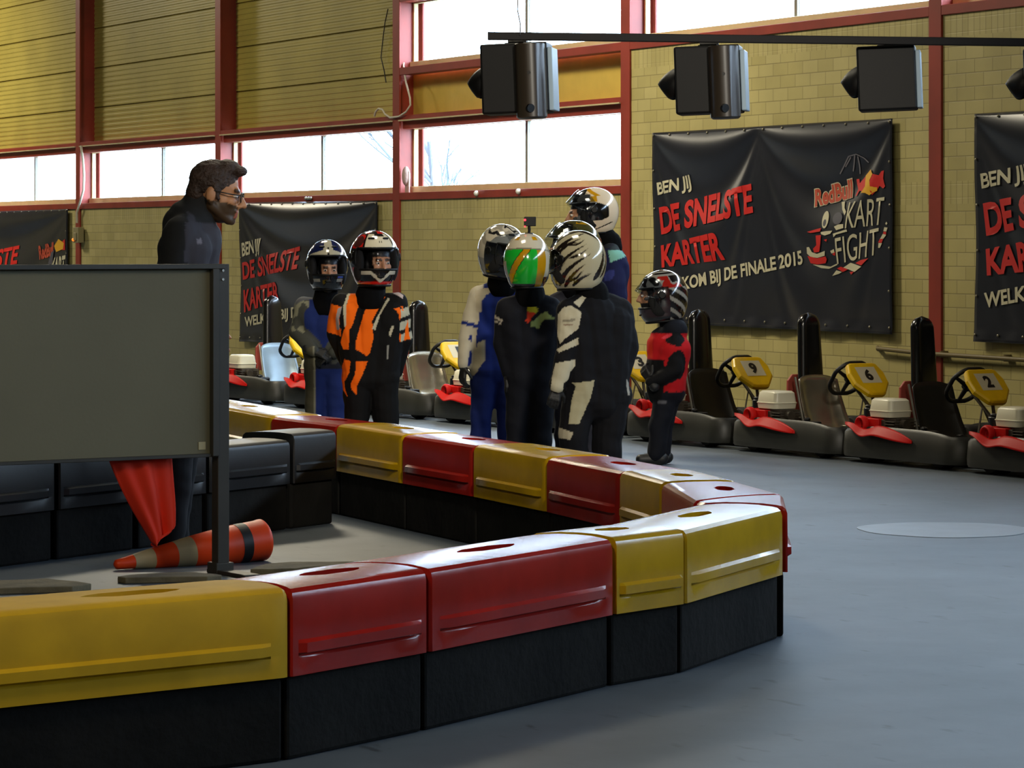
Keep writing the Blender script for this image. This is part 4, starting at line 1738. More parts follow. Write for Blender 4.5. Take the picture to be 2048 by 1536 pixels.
def weight(x, y, L, W, a, label):
    mb = MB()
    rr = random.Random(x)
    poly = []
    for i in range(13):
        q = 2 * PI * i / 13
        k = 1 + rr.uniform(-.3, .2)
        poly.append((math.cos(q) * L / 2 * k, math.sin(q) * W / 2 * k))
    mb.prism(poly, 0.0, 0.028)
    o = mb.build('rubber_mat', m_weight, loc=gnd(x, y), rotz=a, smooth=40, bevel=0.004)
    tag(o, label, 'rubber mat', 'worn rubber mats on the floor')


weight(50, 1180, 0.5, 0.42, 0.4, 'worn brown rubber mat on the floor at the left edge')
weight(340, 1162, 0.46, 0.22, 0.2, 'worn brown rubber mat below the tip of the fallen cone')
weight(600, 1142, 0.5, 0.26, 0.6, 'worn brown rubber mat right of the board post by the cone base')

# ---------------------------------------------------------------- fallen cone
m_or = mat('fluorescent_orange_plastic', '#f2480f', 0.45, var=0.06)
m_wh = mat('dirty_white_band', '#b9ac86', 0.45, var=0.1)
m_bk = mat('black_rubber_band', '#151313', 0.5)
t0, b0c = gnd(229, 1141), gnd(528, 1121)
ax = Vector((b0c.x - t0.x, b0c.y - t0.y, 0))
LC = ax.length
rb = 0.098
prof = [(0.010, 0.0), (0.022, 0.012), (0.026, 0.05), (0.033, 0.12), (0.034, 0.1201), (0.048, 0.245), (0.0481, 0.2451), (0.061, 0.385), (0.0611, 0.3851), (0.073, 0.50), (0.0731, 0.5001), (0.088, 0.70),
        (0.092, 0.80), (0.0935, 0.801), (0.0945, 0.865), (0.093, 0.866), (0.095, 0.95), (0.098, 0.975), (0.098, 0.99), (0.09, 1.0), (0.085, 0.985), (0.075, 0.6)]
mis = [0, 0, 0, 1, 1, 1, 0, 0, 1, 1, 0, 0, 0, 2, 2, 0, 0, 0, 0, 0, 0, 0]
yaw = math.atan2(ax.y, ax.x)
tilt = math.atan2(rb - 0.024, LC)
Mc = Matrix.Rotation(-tilt, 4, 'Y') @ Matrix.Translation((0, 0, 0)) @ Matrix.Rotation(PI / 2, 4, 'Y')
mb = MB()
mb.lathe([(r, t * LC) for r, t in prof], 40, 0, Mc, mis[:len(prof) - 1])
o = mb.build('traffic_cone', [m_or, m_wh, m_bk], loc=(t0.x, t0.y, 0.026), rotz=yaw, smooth=50)
tag(o, 'orange traffic cone with white bands lying on its side below the board', 'traffic cone')

# ---------------------------------------------------------------- orange cloth draped over the black row
m_cloth = mat('orange_flag_cloth', '#f2330c', 0.75, var=0.08, vscale=4)
bu, bv = Vector((math.cos(bang), math.sin(bang), 0)), Vector((-math.sin(bang), math.cos(bang), 0))


def clothfn(u, v):
    # hangs down behind the board from its lower edge, tapering towards the hem
    t = max(0.0, (v - 0.16) / 0.84)
    l = -0.545 + 0.235 * t ** 1.1
    r = -0.225 + 0.02 * math.sin(t * 2.4)
    if t > 0.85:
        r -= 0.10 * ((t - 0.85) / 0.15) ** 2
    a = l + (r - l) * u
    fold = 0.020 * math.sin(u * 8 + v * 3) * min(1, v * 2) + 0.010 * math.sin(u * 19 + 1 + v)
    z = 0.62 - v * (0.455 + 0.035 * math.sin(u * 2.6 + 0.6))
    p = g + bu * a + bv * (0.035 + fold + 0.02 * t)
    return Vector((p.x, p.y, z))


mb = MB()
mb.grid(clothfn, 28, 34)
o = mb.build('cloth', m_cloth, smooth=180, solid=0.004, fix=True)
tag(o, 'bright orange cloth hanging down behind the lower edge of the grey board', 'cloth')

# ---------------------------------------------------------------- signal gantry
YS = 17.0
kS = F / YS
m_sig = mat('black_signal_housing', '#070606', 0.5, spec=0.25, var=0.2, vscale=9)
m_sigp = mat('pale_blue_grey_plate', '#8fa3b2', 0.4)
m_tube = mat('satin_black_tube', '#2a221a', 0.32, coat=0.3)
pL, pR = pt(975, 72, YS), pt(2160, 86, YS)
mb = MB()
mb.box((pL + pR) / 2, ((pR - pL).length, 0.042, 0.042), rot=Matrix.Rotation(math.atan2(-(pR.z - pL.z), pR.x - pL.x), 3, 'Y'))
o = mb.build('gantry_bar', mat('dark_steel_bar', '#120f0f', 0.6, spec=0.2, var=0.2), smooth=0, bevel=0.004)
tag(o, 'long dark bar carrying the row of black signals overhead', 'bar')


def signal(x0, x1, y0, y1, vx, tube, label, nobody=False):
    cx, cy = (x0 + x1) / 2, (y0 + y1) / 2
    c = pt(cx, cy, YS + 0.16)
    r = empty('signal_light', c)
    r.rotation_euler = (0, R(-2.2), R(-9))
    tag(r, label, 'signal light', 'black signal lights hanging from the bar')
    k = F / (YS + 0.16)
    w, h, d = (x1 - x0) / k * 0.93, (y1 - y0) / k, 0.22
    mb = MB()
    mb.b2((-w / 2, -d / 2, -h / 2), (w / 2 - 0.012, d / 2, h / 2))
    mb.build('housing', m_sig, r, smooth=0, bevel=0.012, seg=3)
    MB().b2((w / 2 - 0.012, -d / 2 + 0.01, -h / 2 + 0.008), (w / 2 + 0.014, d / 2 - 0.004, h / 2 - 0.03)).build('back_plate', m_sigp, r, smooth=0, bevel=0.005)
    L = (x0 - vx) / k + 0.02

    def vis(u, v):
        a = -PI * 0.80 + u * PI * 1.6
        q = v
        rr = 0.088 * math.sqrt(max(0.02, 1 - 0.80 * q * q))
        ll = L * q * (0.72 + 0.28 * math.cos(a * 0.9))
        return Vector((-w / 2 - ll + 0.004, math.sin(a) * rr, -0.012 + math.cos(a) * rr - 0.035 * q))
    MB().grid(vis, 26, 12).build('visor', m_sig, r, smooth=180, solid=0.004)
    MB().ell((-w / 2 + 0.004, 0, -0.012), (0.018, 0.075, 0.075), n=18).build('lens', mat('dark_red_lens', '#3a0806', 0.2), r, smooth=180)
    if tube:
        tx = (1068 - 1036) / k
        mb = MB()
        mb.lathe([(0.068, -h / 2 - 0.035), (0.080, -h / 2 - 0.025), (0.080, h / 2 - 0.012), (0.07, h / 2 - 0.006)], 32, 0, Matrix.Translation((tx, -d / 2 - 0.02, 0)))
        tb = mb.build('sounder_tube', m_tube, r, smooth=40)
        MB().cyl((tx, -d / 2 - 0.098, -h / 2 + 0.02), (tx + 0.01, -d / 2 - 0.11, -h / 2 + 0.018), 0.022, n=16).build('port', m_black, tb)
        MB().cyl((tx + 0.005, -d / 2 - 0.098, 0.02), (tx + 0.005, -d / 2 - 0.103, 0.02), 0.009, n=12).build('bolt', m_black, tb)
    mb = MB()
    mb.b2((-0.05, -0.10, h / 2 - 0.01), (0.05, 0.02, h / 2 + 0.003))
    mb.b2((-0.05, 0.0, h / 2 - 0.01), (0.05, 0.02, h / 2 + 0.05))
    mb.build('bracket', m_frame, r, smooth=0)


signal(962, 1112, 88, 228, 934, True, 'black signal light with sounder tube in front of the window, leftmost on the bar')
signal(1348, 1494, 93, 228, 1316, True, 'black signal light with sounder tube above the left end of the text banner')
signal(1712, 1842, 93, 222, 1683, False, 'black signal light without tube just left of the right red column')
signal(2044, 2174, 97, 224, 2013, False, 'black signal light of which only the visor shows at the right edge')
mb = MB()
mb.tube([pt(1040, 70, YS - 0.03), pt(1041, 50, YS - 0.03), pt(1035, 20, YS - 0.02), pt(1036, -20, YS), pt(1038, -300, YS), (pt(1038, 0, YS).x, YS, 6.4)], 0.0035, 6)
o = mb.build('hanging_wire', mat('dark_wire', '#28231f', 0.5), smooth=60)
tag(o, 'thin dark wire running up from the bar at the leftmost signal', 'wire')

# ---------------------------------------------------------------- wall fittings
m_cord = mat('white_cord', '#cfc9b6', 0.5)


def wp(x, y, dep):
    s, z = wl(x, y, dep)
    return Vector((s, dep, z))


mb = MB()
pts = [(809, 92, 0.1), (808, 110, 0.1), (807, 132, 0.05), (812, 165, -0.04), (820, 195, -0.04), (821, 210, -0.04), (812, 224, -0.04), (798, 233, -0.04), (780, 235, -0.045), (770, 228, -0.05), (765, 219, -0.05), (757, 217, -0.05), (751, 224, -0.05), (749, 232, -0.04)]
mb.tube([wp(*p) for p in pts], 0.010, 8)
q = wp(809, 92, 0.09)
mb.box(q, (0.07, 0.06, 0.12))
o = mb.build('power_cord', m_cord, mw=MW, smooth=60)
tag(o, 'white power cord with plug hanging down the red column left of the windows', 'cord')
mb = MB()
pts = [(162, 292, -0.04), (166, 320, -0.05), (168, 350, -0.05), (167, 380, -0.05), (160, 405, -0.05), (154, 425, -0.05), (154, 446, -0.05)]
mb.tube([wp(*p) for p in pts], 0.016, 8)
o = mb.build('power_cord', m_cord, mw=MW, smooth=60)
tag(o, 'white cord on the red column behind the far left, leading to the socket', 'cord')
mb = MB()
q = wp(157, 470, -0.06)
mb.box(q, (0.20, 0.08, 0.20))
mb.box(q + Vector((0, -0.045, -0.02)), (0.1, 0.02, 0.1))
o = empty('socket_box', mw=MW)
tag(o, 'small socket box on the red column at the far left', 'socket')
mb.build('box', mat('socket_grey', '#8c8360', 0.5), o, smooth=0, bevel=0.006)
MB().ell(q + Vector((-0.06, -0.05, -0.06)), 0.02, n=10).build('indicator_lamp', mat('amber_lamp', '#ff8a30', 0.3, emit='#ff7a20', estr=1.5), o)
mb = MB()
mb.tube([wp(776, 18, 0.17), wp(770, 45, 0.17), wp(765, 85, 0.17), wp(762, 115, 0.17), wp(768, 140, 0.17), wp(772, 165, 0.17)], 0.006, 6)
o = mb.build('loose_wire', mat('dark_wire', '#28231f', 0.5), mw=MW, smooth=60)
tag(o, 'thin dark wire dangling on the siding beside the red column', 'wire')
# pipe low on the wall
mb = MB()
mb.tube([wp(1756, 697, -0.05), wp(1850, 707, -0.05), wp(1960, 714, -0.05), wp(2180, 728, -0.05)], 0.017, 10)
mb.tube([wp(1756, 694, 0.02), wp(1756, 698, -0.05)], 0.017, 8)
for x, y in ((1888, 709), (2015, 716)):
    mb.tube([wp(x, y - 7, -0.02), wp(x, y + 7, -0.02)], 0.03, 8)
o = mb.build('wall_pipe', mat('pipe_paint', '#6b5d38', 0.5), mw=MW, smooth=60)
tag(o, 'thin pipe running low along the block wall at the right', 'pipe')
for i, (x, y) in enumerate(((953, 387, ), (1037, 383))):
    mb = MB()
    q = wp(x, y, -0.03)
    mb.ell(q, 0.028, n=12).cyl(q + Vector((0, -0.01, 0)), q + Vector((0, 0.03, 0)), 0.018, n=10)
    o = mb.build('spotlight_knob', m_white, mw=MW, smooth=60)
    tag(o, ('left' if i == 0 else 'right') + ' one of two small white knobs on the sill rail below the large window', 'knob', 'white knobs on the sill rail')
mb = MB()
for x in (612, 617, 622):
    mb.ell(wp(x, 397, -0.03), 0.02, n=10)
q = wp(617, 397, -0.02)
mb.box(q, (0.16, 0.02, 0.03))
o = mb.build('hook', m_bolt, mw=MW, smooth=60)
tag(o, 'small shiny triple hook on the rail above the banner behind the children', 'hook')
# corrosion patch / torn paper on the column foot
mb = MB()
q = wp(812, 362, 0.02)
mb.b2(q + Vector((-0.035, 0, -0.16)), q + Vector((0.06, 0.02, 0.10)))
mb.ell(q + Vector((0.0, 0.0, 0.05)), (0.055, 0.04, 0.1), n=12)
o = mb.build('paper_wad', mat('grey_paper', '#b59a90', 0.8, bump=0.3, bscale=30), mw=MW, smooth=40, bevel=0.01)
tag(o, 'crumpled pale paper stuffed on the sill beside the red column', 'paper')
# ---------------------------------------------------------------- banners
def banner_mat():
    return mat('navy_black_banner_vinyl', '#20222b', 0.3, var=0.12, vscale=3)


m_ban = banner_mat()
m_tw = mat('banner_white_print', '#c3bda0', 0.5)
m_tr = mat('banner_red_print', '#c41a14', 0.5)
m_to = mat('banner_brick_red_print', '#b5452c', 0.5)
m_ty = mat('banner_yellow_print', '#d9a21c', 0.5)
m_tg = mat('banner_grey_print', '#4b4a55', 0.5)
m_td = mat('banner_pale_grey_print', '#77747c', 0.5)
m_eye = mat('dull_eyelet', '#8f8a78', 0.35, 0.5)


class Banner:
    def __init__(b, quad, hangs, label, amp=0.03):
        """quad px: tl, tr, br, bl on the wall"""
        b.q = [Vector((*wl(*p, -0.04), 0)) for p in quad]    # (s, z)
        b.hangs, b.amp = hangs, amp
        b.root = empty('wall_banner', mw=MW)
        tag(b.root, label, 'banner', 'navy banners on the wall')
        mb = MB()
        mb.grid(lambda u, v: b.at(u, v), 110, 70)
        mb.build('sheet', m_ban, b.root, smooth=180, solid=0.003)
        eb = MB()
        tl, tr, br, bl = b.q
        W = (tr - tl).length
        n = int(W / 0.3)
        for i in range(n + 1):
            for v in (0.985, 0.03):
                p = b.at(min(max(i / n, 0.008), 0.992), v, 0.008)
                eb.ell(p, (0.011, 0.008, 0.011), n=8)
        for i in range(1, 5):
            for u in (0.008, 0.992):
                p = b.at(u, i / 5, 0.008)
                eb.ell(p, (0.011, 0.008, 0.011), n=8)
        eb.build('eyelets', m_eye, b.root, smooth=180)['kind'] = 'stuff'

    def disp(b, u, v):
        d = 0.0
        for i in range(len(b.hangs) - 1):
            a, c = b.hangs[i], b.hangs[i + 1]
            if a <= u <= c:
                q = (u - a) / (c - a)
                t = (1 - v) / (4 * q * (1 - q) + 0.10)
                d += b.amp * math.sin(PI * q) ** 0.8 * math.sin(min(t, 1.4) * 15.0) * math.exp(-2.2 * t)
        d += 0.010 * math.sin(u * 9 - v * 4) * v + 0.006 * math.sin(u * 5 + v * 9 + 1)
        # rolled lower hem
        d += 0.018 * max(0, 0.06 - v) / 0.06 * (0.6 + 0.4 * math.sin(u * 60))
        return d

    def at(b, u, v, off=0.0):
        tl, tr, br, bl = b.q
        p = bil((bl, br, tr, tl), u, v)
        return Vector((p.x, -0.045 - b.disp(u, v) - off, p.y))

    def uv(b, x, y):
        """banner coordinates of the spot seen at x, y (four corners are nearly a rectangle)"""
        s, z = wl(x, y, -0.05)
        tl, tr, br, bl = b.q
        u, v = 0.5, 0.5
        for _ in range(12):
            p = bil((bl, br, tr, tl), u, v)
            e = Vector((s - p.x, z - p.y))
            du = bil((bl, br, tr, tl), u + 1e-3, v) - p
            dv = bil((bl, br, tr, tl), u, v + 1e-3) - p
            det = du.x * dv.y - dv.x * du.y
            u += (e.x * dv.y - e.y * dv.x) / det * 1e-3
            v += (e.y * du.x - e.x * du.y) / det * 1e-3
        return u, v

    def flat(b, vs, fs, name, m, off, parent):
        bm = bmesh.new()
        bv = [bm.verts.new((p[0], p[1], 0)) for p in vs]
        for f in fs:
            try:
                bm.faces.new([bv[i] for i in f])
            except ValueError:
                pass
        bmesh.ops.triangulate(bm, faces=bm.faces)
        for _ in range(3):
            es = [e for e in bm.edges if (e.verts[0].co - e.verts[1].co).length > 0.03]
            if not es:
                break
            bmesh.ops.subdivide_edges(bm, edges=es, cuts=1)
            bmesh.ops.triangulate(bm, faces=bm.faces)
        for v in bm.verts:
            v.co = b.at(v.co.x, v.co.y, off)
        me = bpy.data.meshes.new(name)
        bm.to_mesh(me)
        bm.free()
        return link(name, me, m, parent, smooth=180)

    def text(b, body, quad, m, off=0.010, name='lettering', bold=0.03, parent=None):
        """quad px: bl, br, tr, tl"""
        uvq = [Vector((*b.uv(*p), 0)) for p in quad]
        pv, fs = textmesh(body, bold)
        vs = [bil(uvq, u, v) for u, v in pv]
        return b.flat([(p.x, p.y) for p in vs], fs, name, m, off, parent or b.root)

    def shape(b, poly, m, name='logo', off=0.010, parent=None):
        return b.shapes([(poly, 0)], [m], name, off, parent)

    def shapes(b, polys, mats, name='logo', off=0.010, parent=None):
        mb = None
        vs, fs, mi = [], [], []
        for (poly, k) in polys:
            o = len(vs)
            vs += [b.uv(*p) for p in poly]
            fs.append([o + i for i in range(len(poly))])
        # one mesh per material would lose grouping: assign by face after triangulation
        root = None
        for k, m in enumerate(mats):
            ff = [f for f, (p, kk) in zip(fs, polys) if kk == k]
            if ff:
                used = sorted({i for f in ff for i in f})
                mp = {i: j for j, i in enumerate(used)}
                ob = b.flat([vs[i] for i in used], [[mp[i] for i in f] for f in ff], name, m, off + 0.0012 * k, parent or b.root)
                root = root or ob
        return root


def C1(p):   # crop with origin 1300,340 and scale 500/2048
    return [(1300 + x * 0.24414, 340 + y * 0.24414) for x, y in p]


def C2(p):   # crop with origin 1580,290 and scale 220/1252
    return [(1580 + x * 0.17572, 290 + y * 0.17572) for x, y in p]


TXT = [('BEN JIJ', [(70, 238), (325, 178), (315, 38), (62, 105)], 'w'),
       ('DE SNELSTE', [(90, 532), (858, 352), (838, 108), (72, 305)], 'r'),
       ('KARTER', [(95, 800), (612, 735), (585, 500), (85, 618)], 'r'),
       ('WELKOM BIJ DE FINALE 2015', [(90, 1053), (1255, 805), (1248, 655), (80, 917)], 'w')]


def art(b, f=lambda p: p, logo=True, small=False):
    for body, q, c in TXT:
        b.text(body, f(C1(q)), m_tw if c == 'w' else m_tr, bold=0.04 if c == 'r' else 0.03)
    if not logo:
        return
    P = lambda pts: f(C2(pts))
    lg = b.text('RedBull', P([(255, 722), (698, 610), (672, 372), (235, 500)]), m_tw, name='logo', bold=0.07, off=0.009)
    b.text('RedBull', P([(262, 706), (690, 600), (668, 386), (246, 508)]), m_to, name='lettering', bold=0.035, off=0.011, parent=lg)
    K = b.text('KART', P([(642, 950), (1045, 905), (1075, 590), (660, 650)]), m_tw, name='lettering', bold=0.0)
    b.text('FIGHT', P([(545, 1360), (1000, 1250), (1010, 938), (535, 1060)]), m_tw, name='lettering', bold=0.0)
    b.shapes([(P([(600, 640), (560, 650), (585, 735), (625, 800), (640, 760), (610, 715)]), 0)], [m_tw], 'logo')
    b.shapes([(P([(510, 1010), (660, 960), (668, 985), (545, 1020), (520, 1050)]), 0)], [m_tw], 'logo')
    # emblem: two red shapes meeting in front of a yellow disc
    sun = [(900 + 72 * math.cos(q) * 1.0, 425 + 145 * math.sin(q)) for q in [2 * PI * i / 20 for i in range(20)]]
    b.shapes([(P([(720, 390), (755, 385), (765, 435), (845, 350), (850, 330), (870, 470), (840, 540), (780, 520), (745, 580), (730, 580), (755, 500), (730, 440)]), 0)], [m_tr], 'emblem', 0.009)
    b.shapes([(P([(920, 320), (1010, 345), (1035, 300), (1065, 288), (1060, 380), (1080, 470), (1060, 495), (1010, 465), (985, 510), (930, 570), (900, 490)]), 0),
              (P([(905, 278), (940, 330), (905, 400), (915, 470), (985, 480), (985, 520), (945, 540), (905, 572), (860, 545), (800, 545), (850, 470), (840, 350)]), 1)],
             [m_tr, m_ty], 'emblem', 0.009)
    # little racing kart: wheel, body, nose and ribbon
    wheel = [(402 + 36 * math.cos(q), 850 + 100 * math.sin(q)) for q in [2 * PI * i / 18 for i in range(18)]]
    hub = [(400 + 17 * math.cos(q), 885 + 40 * math.sin(q)) for q in [2 * PI * i / 14 for i in range(14)]]
    helm = [(545 + 58 * math.cos(q), 835 + 70 * math.sin(q)) for q in [2 * PI * i / 16 for i in range(16)]]
    b.shapes([(P(wheel), 0), (P(hub), 1), (P(helm), 1),
              (P([(370, 990), (430, 980), (500, 975), (480, 1010), (420, 1030), (375, 1015)]), 0),
              (P([(515, 930), (560, 905), (620, 900), (625, 945), (545, 970)]), 0),
              (P([(218, 990), (330, 955), (370, 945), (365, 985), (260, 1002)]), 2),
              (P([(275, 988), (320, 968), (325, 985), (290, 998)]), 0),
              (P([(320, 1030), (378, 1025), (375, 1120), (360, 1215), (300, 1225), (290, 1180), (330, 1140)]), 2),
              (P([(410, 1080), (450, 1070), (440, 1100)]), 2),
              (P([(212, 1165), (240, 1160), (270, 1220), (330, 1240), (420, 1205), (415, 1260), (330, 1285), (250, 1275), (208, 1235)]), 0),
              (P([(215, 1262), (330, 1290), (425, 1268), (438, 1300), (420, 1345), (330, 1360), (245, 1345)]), 2),
              (P([(265, 1360), (380, 1370), (470, 1385), (540, 1350), (545, 1365), (450, 1410), (360, 1400)]), 0),
              (P([(480, 1205), (520, 1185), (525, 1225), (490, 1235)]), 0), (P([(500, 1245), (535, 1215), (530, 1260)]), 2)],
             [m_tw, m_tg, m_tr], 'emblem', 0.009)
    b.shapes([(P([(480, 1490), (530, 1425), (590, 1445), (560, 1465)]), 0), (P([(540, 1405), (580, 1385), (665, 1415), (600, 1445)]), 1),
              (P([(600, 1400), (690, 1340), (830, 1385), (745, 1445), (665, 1415)]), 0), (P([(750, 1345), (820, 1310), (905, 1290), (830, 1370)]), 1), (P([(680, 1445), (740, 1440), (705, 1475)]), 1),
              (P([(1085, 895), (1098, 870), (1110, 895), (1095, 910)]), 0), (P([(1065, 980), (1075, 935), (1112, 940), (1100, 985)]), 0), (P([(1062, 1010), (1070, 985), (1100, 990), (1098, 1020)]), 1),
              (P([(1030, 1070), (1060, 1012), (1100, 1022), (1070, 1065)]), 0), (P([(1010, 1110), (1030, 1070), (1068, 1068), (1050, 1115)]), 1), (P([(1012, 1170), (1015, 1115), (1055, 1118), (1030, 1172)]), 0)],
             [m_tw, m_tr], 'emblem', 0.009)
    # faint dome outline above the word mark
    st = []
    for (p, q) in (((600, 250), (680, 130)), ((680, 130), (760, 105)), ((760, 105), (830, 150)), ((830, 150), (870, 200)), ((745, 115), (690, 300)), ((700, 140), (620, 250)), ((770, 130), (765, 330)), ((545, 330), (600, 250))):
        dx, dy = q[0] - p[0], q[1] - p[1]
        L = math.hypot(dx, dy)
        nx, ny = -dy / L * 6, dx / L * 6
        st.append((P([(p[0] + nx, p[1] + ny), (q[0] + nx, q[1] + ny), (q[0] - nx, q[1] - ny), (p[0] - nx, p[1] - ny)]), 0))
    b.shapes(st, [m_td], 'emblem', 0.009)


b2 = Banner([(1307, 266), (1785, 237), (1787, 669), (1307, 645)], [0, 0.47, 1.0], 'large navy banner with red and white slogan between two red columns', 0.055)
art(b2)
# the same print elsewhere: shift it along the wall
tl2 = wl(1307, 266, -0.05)


def inv(s, z, dep=-0.05):
    q = P0 + WD * s + WN * (-dep)
    return (CX + F * q.x / q.y, HY - (z - H) * F / q.y)


def shifter(ds, dz, ss=1.0, sz=1.0):
    def f(pts):
        out = []
        for p in pts:
            s, z = wl(*p, -0.05)
            out.append(inv(tl2[0] + ds + (s - tl2[0]) * ss, tl2[1] + dz + (z - tl2[1]) * sz))
        return out
    return f


tl3 = wl(1951, 228, -0.05)
q2 = [wl(1307, 266, -0.05), wl(1785, 237, -0.05), wl(1787, 669, -0.05), wl(1307, 645, -0.05)]
f3 = shifter(tl3[0] - tl2[0], tl3[1] - tl2[1], 1.0, (wl(1951, 228)[1] - wl(1954, 683)[1]) / (wl(1307, 266)[1] - wl(1307, 645)[1]))
b3 = Banner(f3([(1307, 266), (1785, 237), (1787, 669), (1307, 645)]), [0, 0.5, 1.0], 'navy slogan banner cut off by the right edge of the view', 0.055)
art(b3, f3, logo=False)
# banner behind the children
tl1, tr1, bl1 = wl(480, 405, -0.05), wl(755, 402, -0.05), wl(482, 683, -0.05)
ssx = (tr1[0] - tl1[0]) / (wl(1785, 237)[0] - wl(1307, 266)[0])
ssz = (tl1[1] - bl1[1]) / (wl(1307, 266)[1] - wl(1307, 645)[1])
f1 = shifter(tl1[0] - tl2[0], tl1[1] - tl2[1], ssx, ssz)
b1 = Banner([(480, 405), (755, 402), (755, 690), (482, 683)], [0.0, 1.0], 'navy slogan banner hanging slack behind the blue and orange children', 0.07)
for body, q, c in (('BEN JIJ', [(485, 522), (521, 510), (521, 476), (484, 486)], 'w'), ('DE SNELSTE', [(485, 560), (597, 538), (596, 492), (484, 525)], 'r'),
                   ('KARTER', [(489, 625), (557, 602), (556, 562), (486, 580)], 'r'), ('WELKOM BIJ DE FINALE 2015', [(492, 660), (690, 622), (690, 592), (490, 634)], 'w')):
    b1.text(body, q, m_tw if c == 'w' else m_tr, bold=0.03)
# banner at the far left, its right part in view
b0 = Banner([(-160, 428), (136, 418), (136, 640), (-160, 632)], [0, 1.0], 'navy slogan banner at the left edge above the grey board', 0.05)
b0.text('DE SNELSTE', [(-100, 552), (36, 528), (36, 490), (-100, 520)], m_tr, bold=0.03)
b0.text('RedBull', [(78, 520), (106, 512), (106, 484), (77, 492)], m_to, bold=0.04, name='logo')
b0.text('KART', [(101, 556), (130, 552), (131, 510), (104, 516)], m_tw, bold=0.03)
b0.shapes([([(108, 492), (117, 478), (128, 486), (126, 498), (112, 504)], 1), ([(119, 488), (130, 478), (130, 500), (122, 500)], 0), ([(96, 530), (102, 505), (108, 500), (104, 528)], 2)], [m_tr, m_ty, m_tg], 'emblem')
# ---------------------------------------------------------------- karts queued nose to tail along the wall
m_bump = mat('dark_grey_bumper_plastic', '#2b2b26', 0.45, var=0.2, vscale=5, bump=0.03, bscale=20)
m_tyre = mat('kart_tyre', '#121212', 0.7)
m_alu = mat('dull_aluminium', '#9a968c', 0.35, 0.8)
m_silver = mat('worn_silver_seat', '#a09a8a', 0.25, 0.8, var=0.2, vscale=7)
m_blueseat = mat('pale_blue_grey_seat', '#8ea3b4', 0.35, 0.2, var=0.12)
m_seatblk = mat('black_seat', '#1b1a18', 0.4)
m_pad = mat('black_glossy_pad', '#0d0c0d', 0.22, coat=0.4)
m_yel = mat('yellow_number_panel', '#e8bd08', 0.35, var=0.08, vscale=12)
m_stick = mat('number_sticker', '#cfc9b0', 0.5)
m_dig = mat('digit_black', '#0b0b0b', 0.5)
m_filter = mat('cream_air_cleaner', '#d8d2b8', 0.35)
m_red2 = mat('engine_red', '#c0100c', 0.5, spec=0.2)
m_iron = mat('engine_iron', '#4b443a', 0.5, 0.5, var=0.3, vscale=20)
m_salmon = mat('faded_red_guard', '#a8473c', 0.6)
m_rubber = mat('black_steering_rim', '#0e0e0f', 0.45)


def rrect(hx, hy, r, n=7):
    out = []
    for cx, cy, a0 in ((hx - r, hy - r, 0), (-hx + r, hy - r, 90), (-hx + r, -hy + r, 180), (hx - r, -hy + r, 270)):
        for i in range(n):
            a = R(a0 + 90 * i / (n - 1))
            out.append((cx + r * math.cos(a), cy + r * math.sin(a), math.cos(a), math.sin(a)))
    return out


def densify(P, step):
    out = []
    for i in range(len(P)):
        a, b = P[i], P[(i + 1) % len(P)]
        L = math.hypot(b[0] - a[0], b[1] - a[1])
        n = max(1, int(L / step))
        for k in range(n):
            t = k / n
            q = [a[j] + (b[j] - a[j]) * t for j in range(4)]
            l = math.hypot(q[2], q[3]) or 1
            out.append((q[0], q[1], q[2] / l, q[3] / l))
    return out


KHX, KHY = 0.655, 0.56


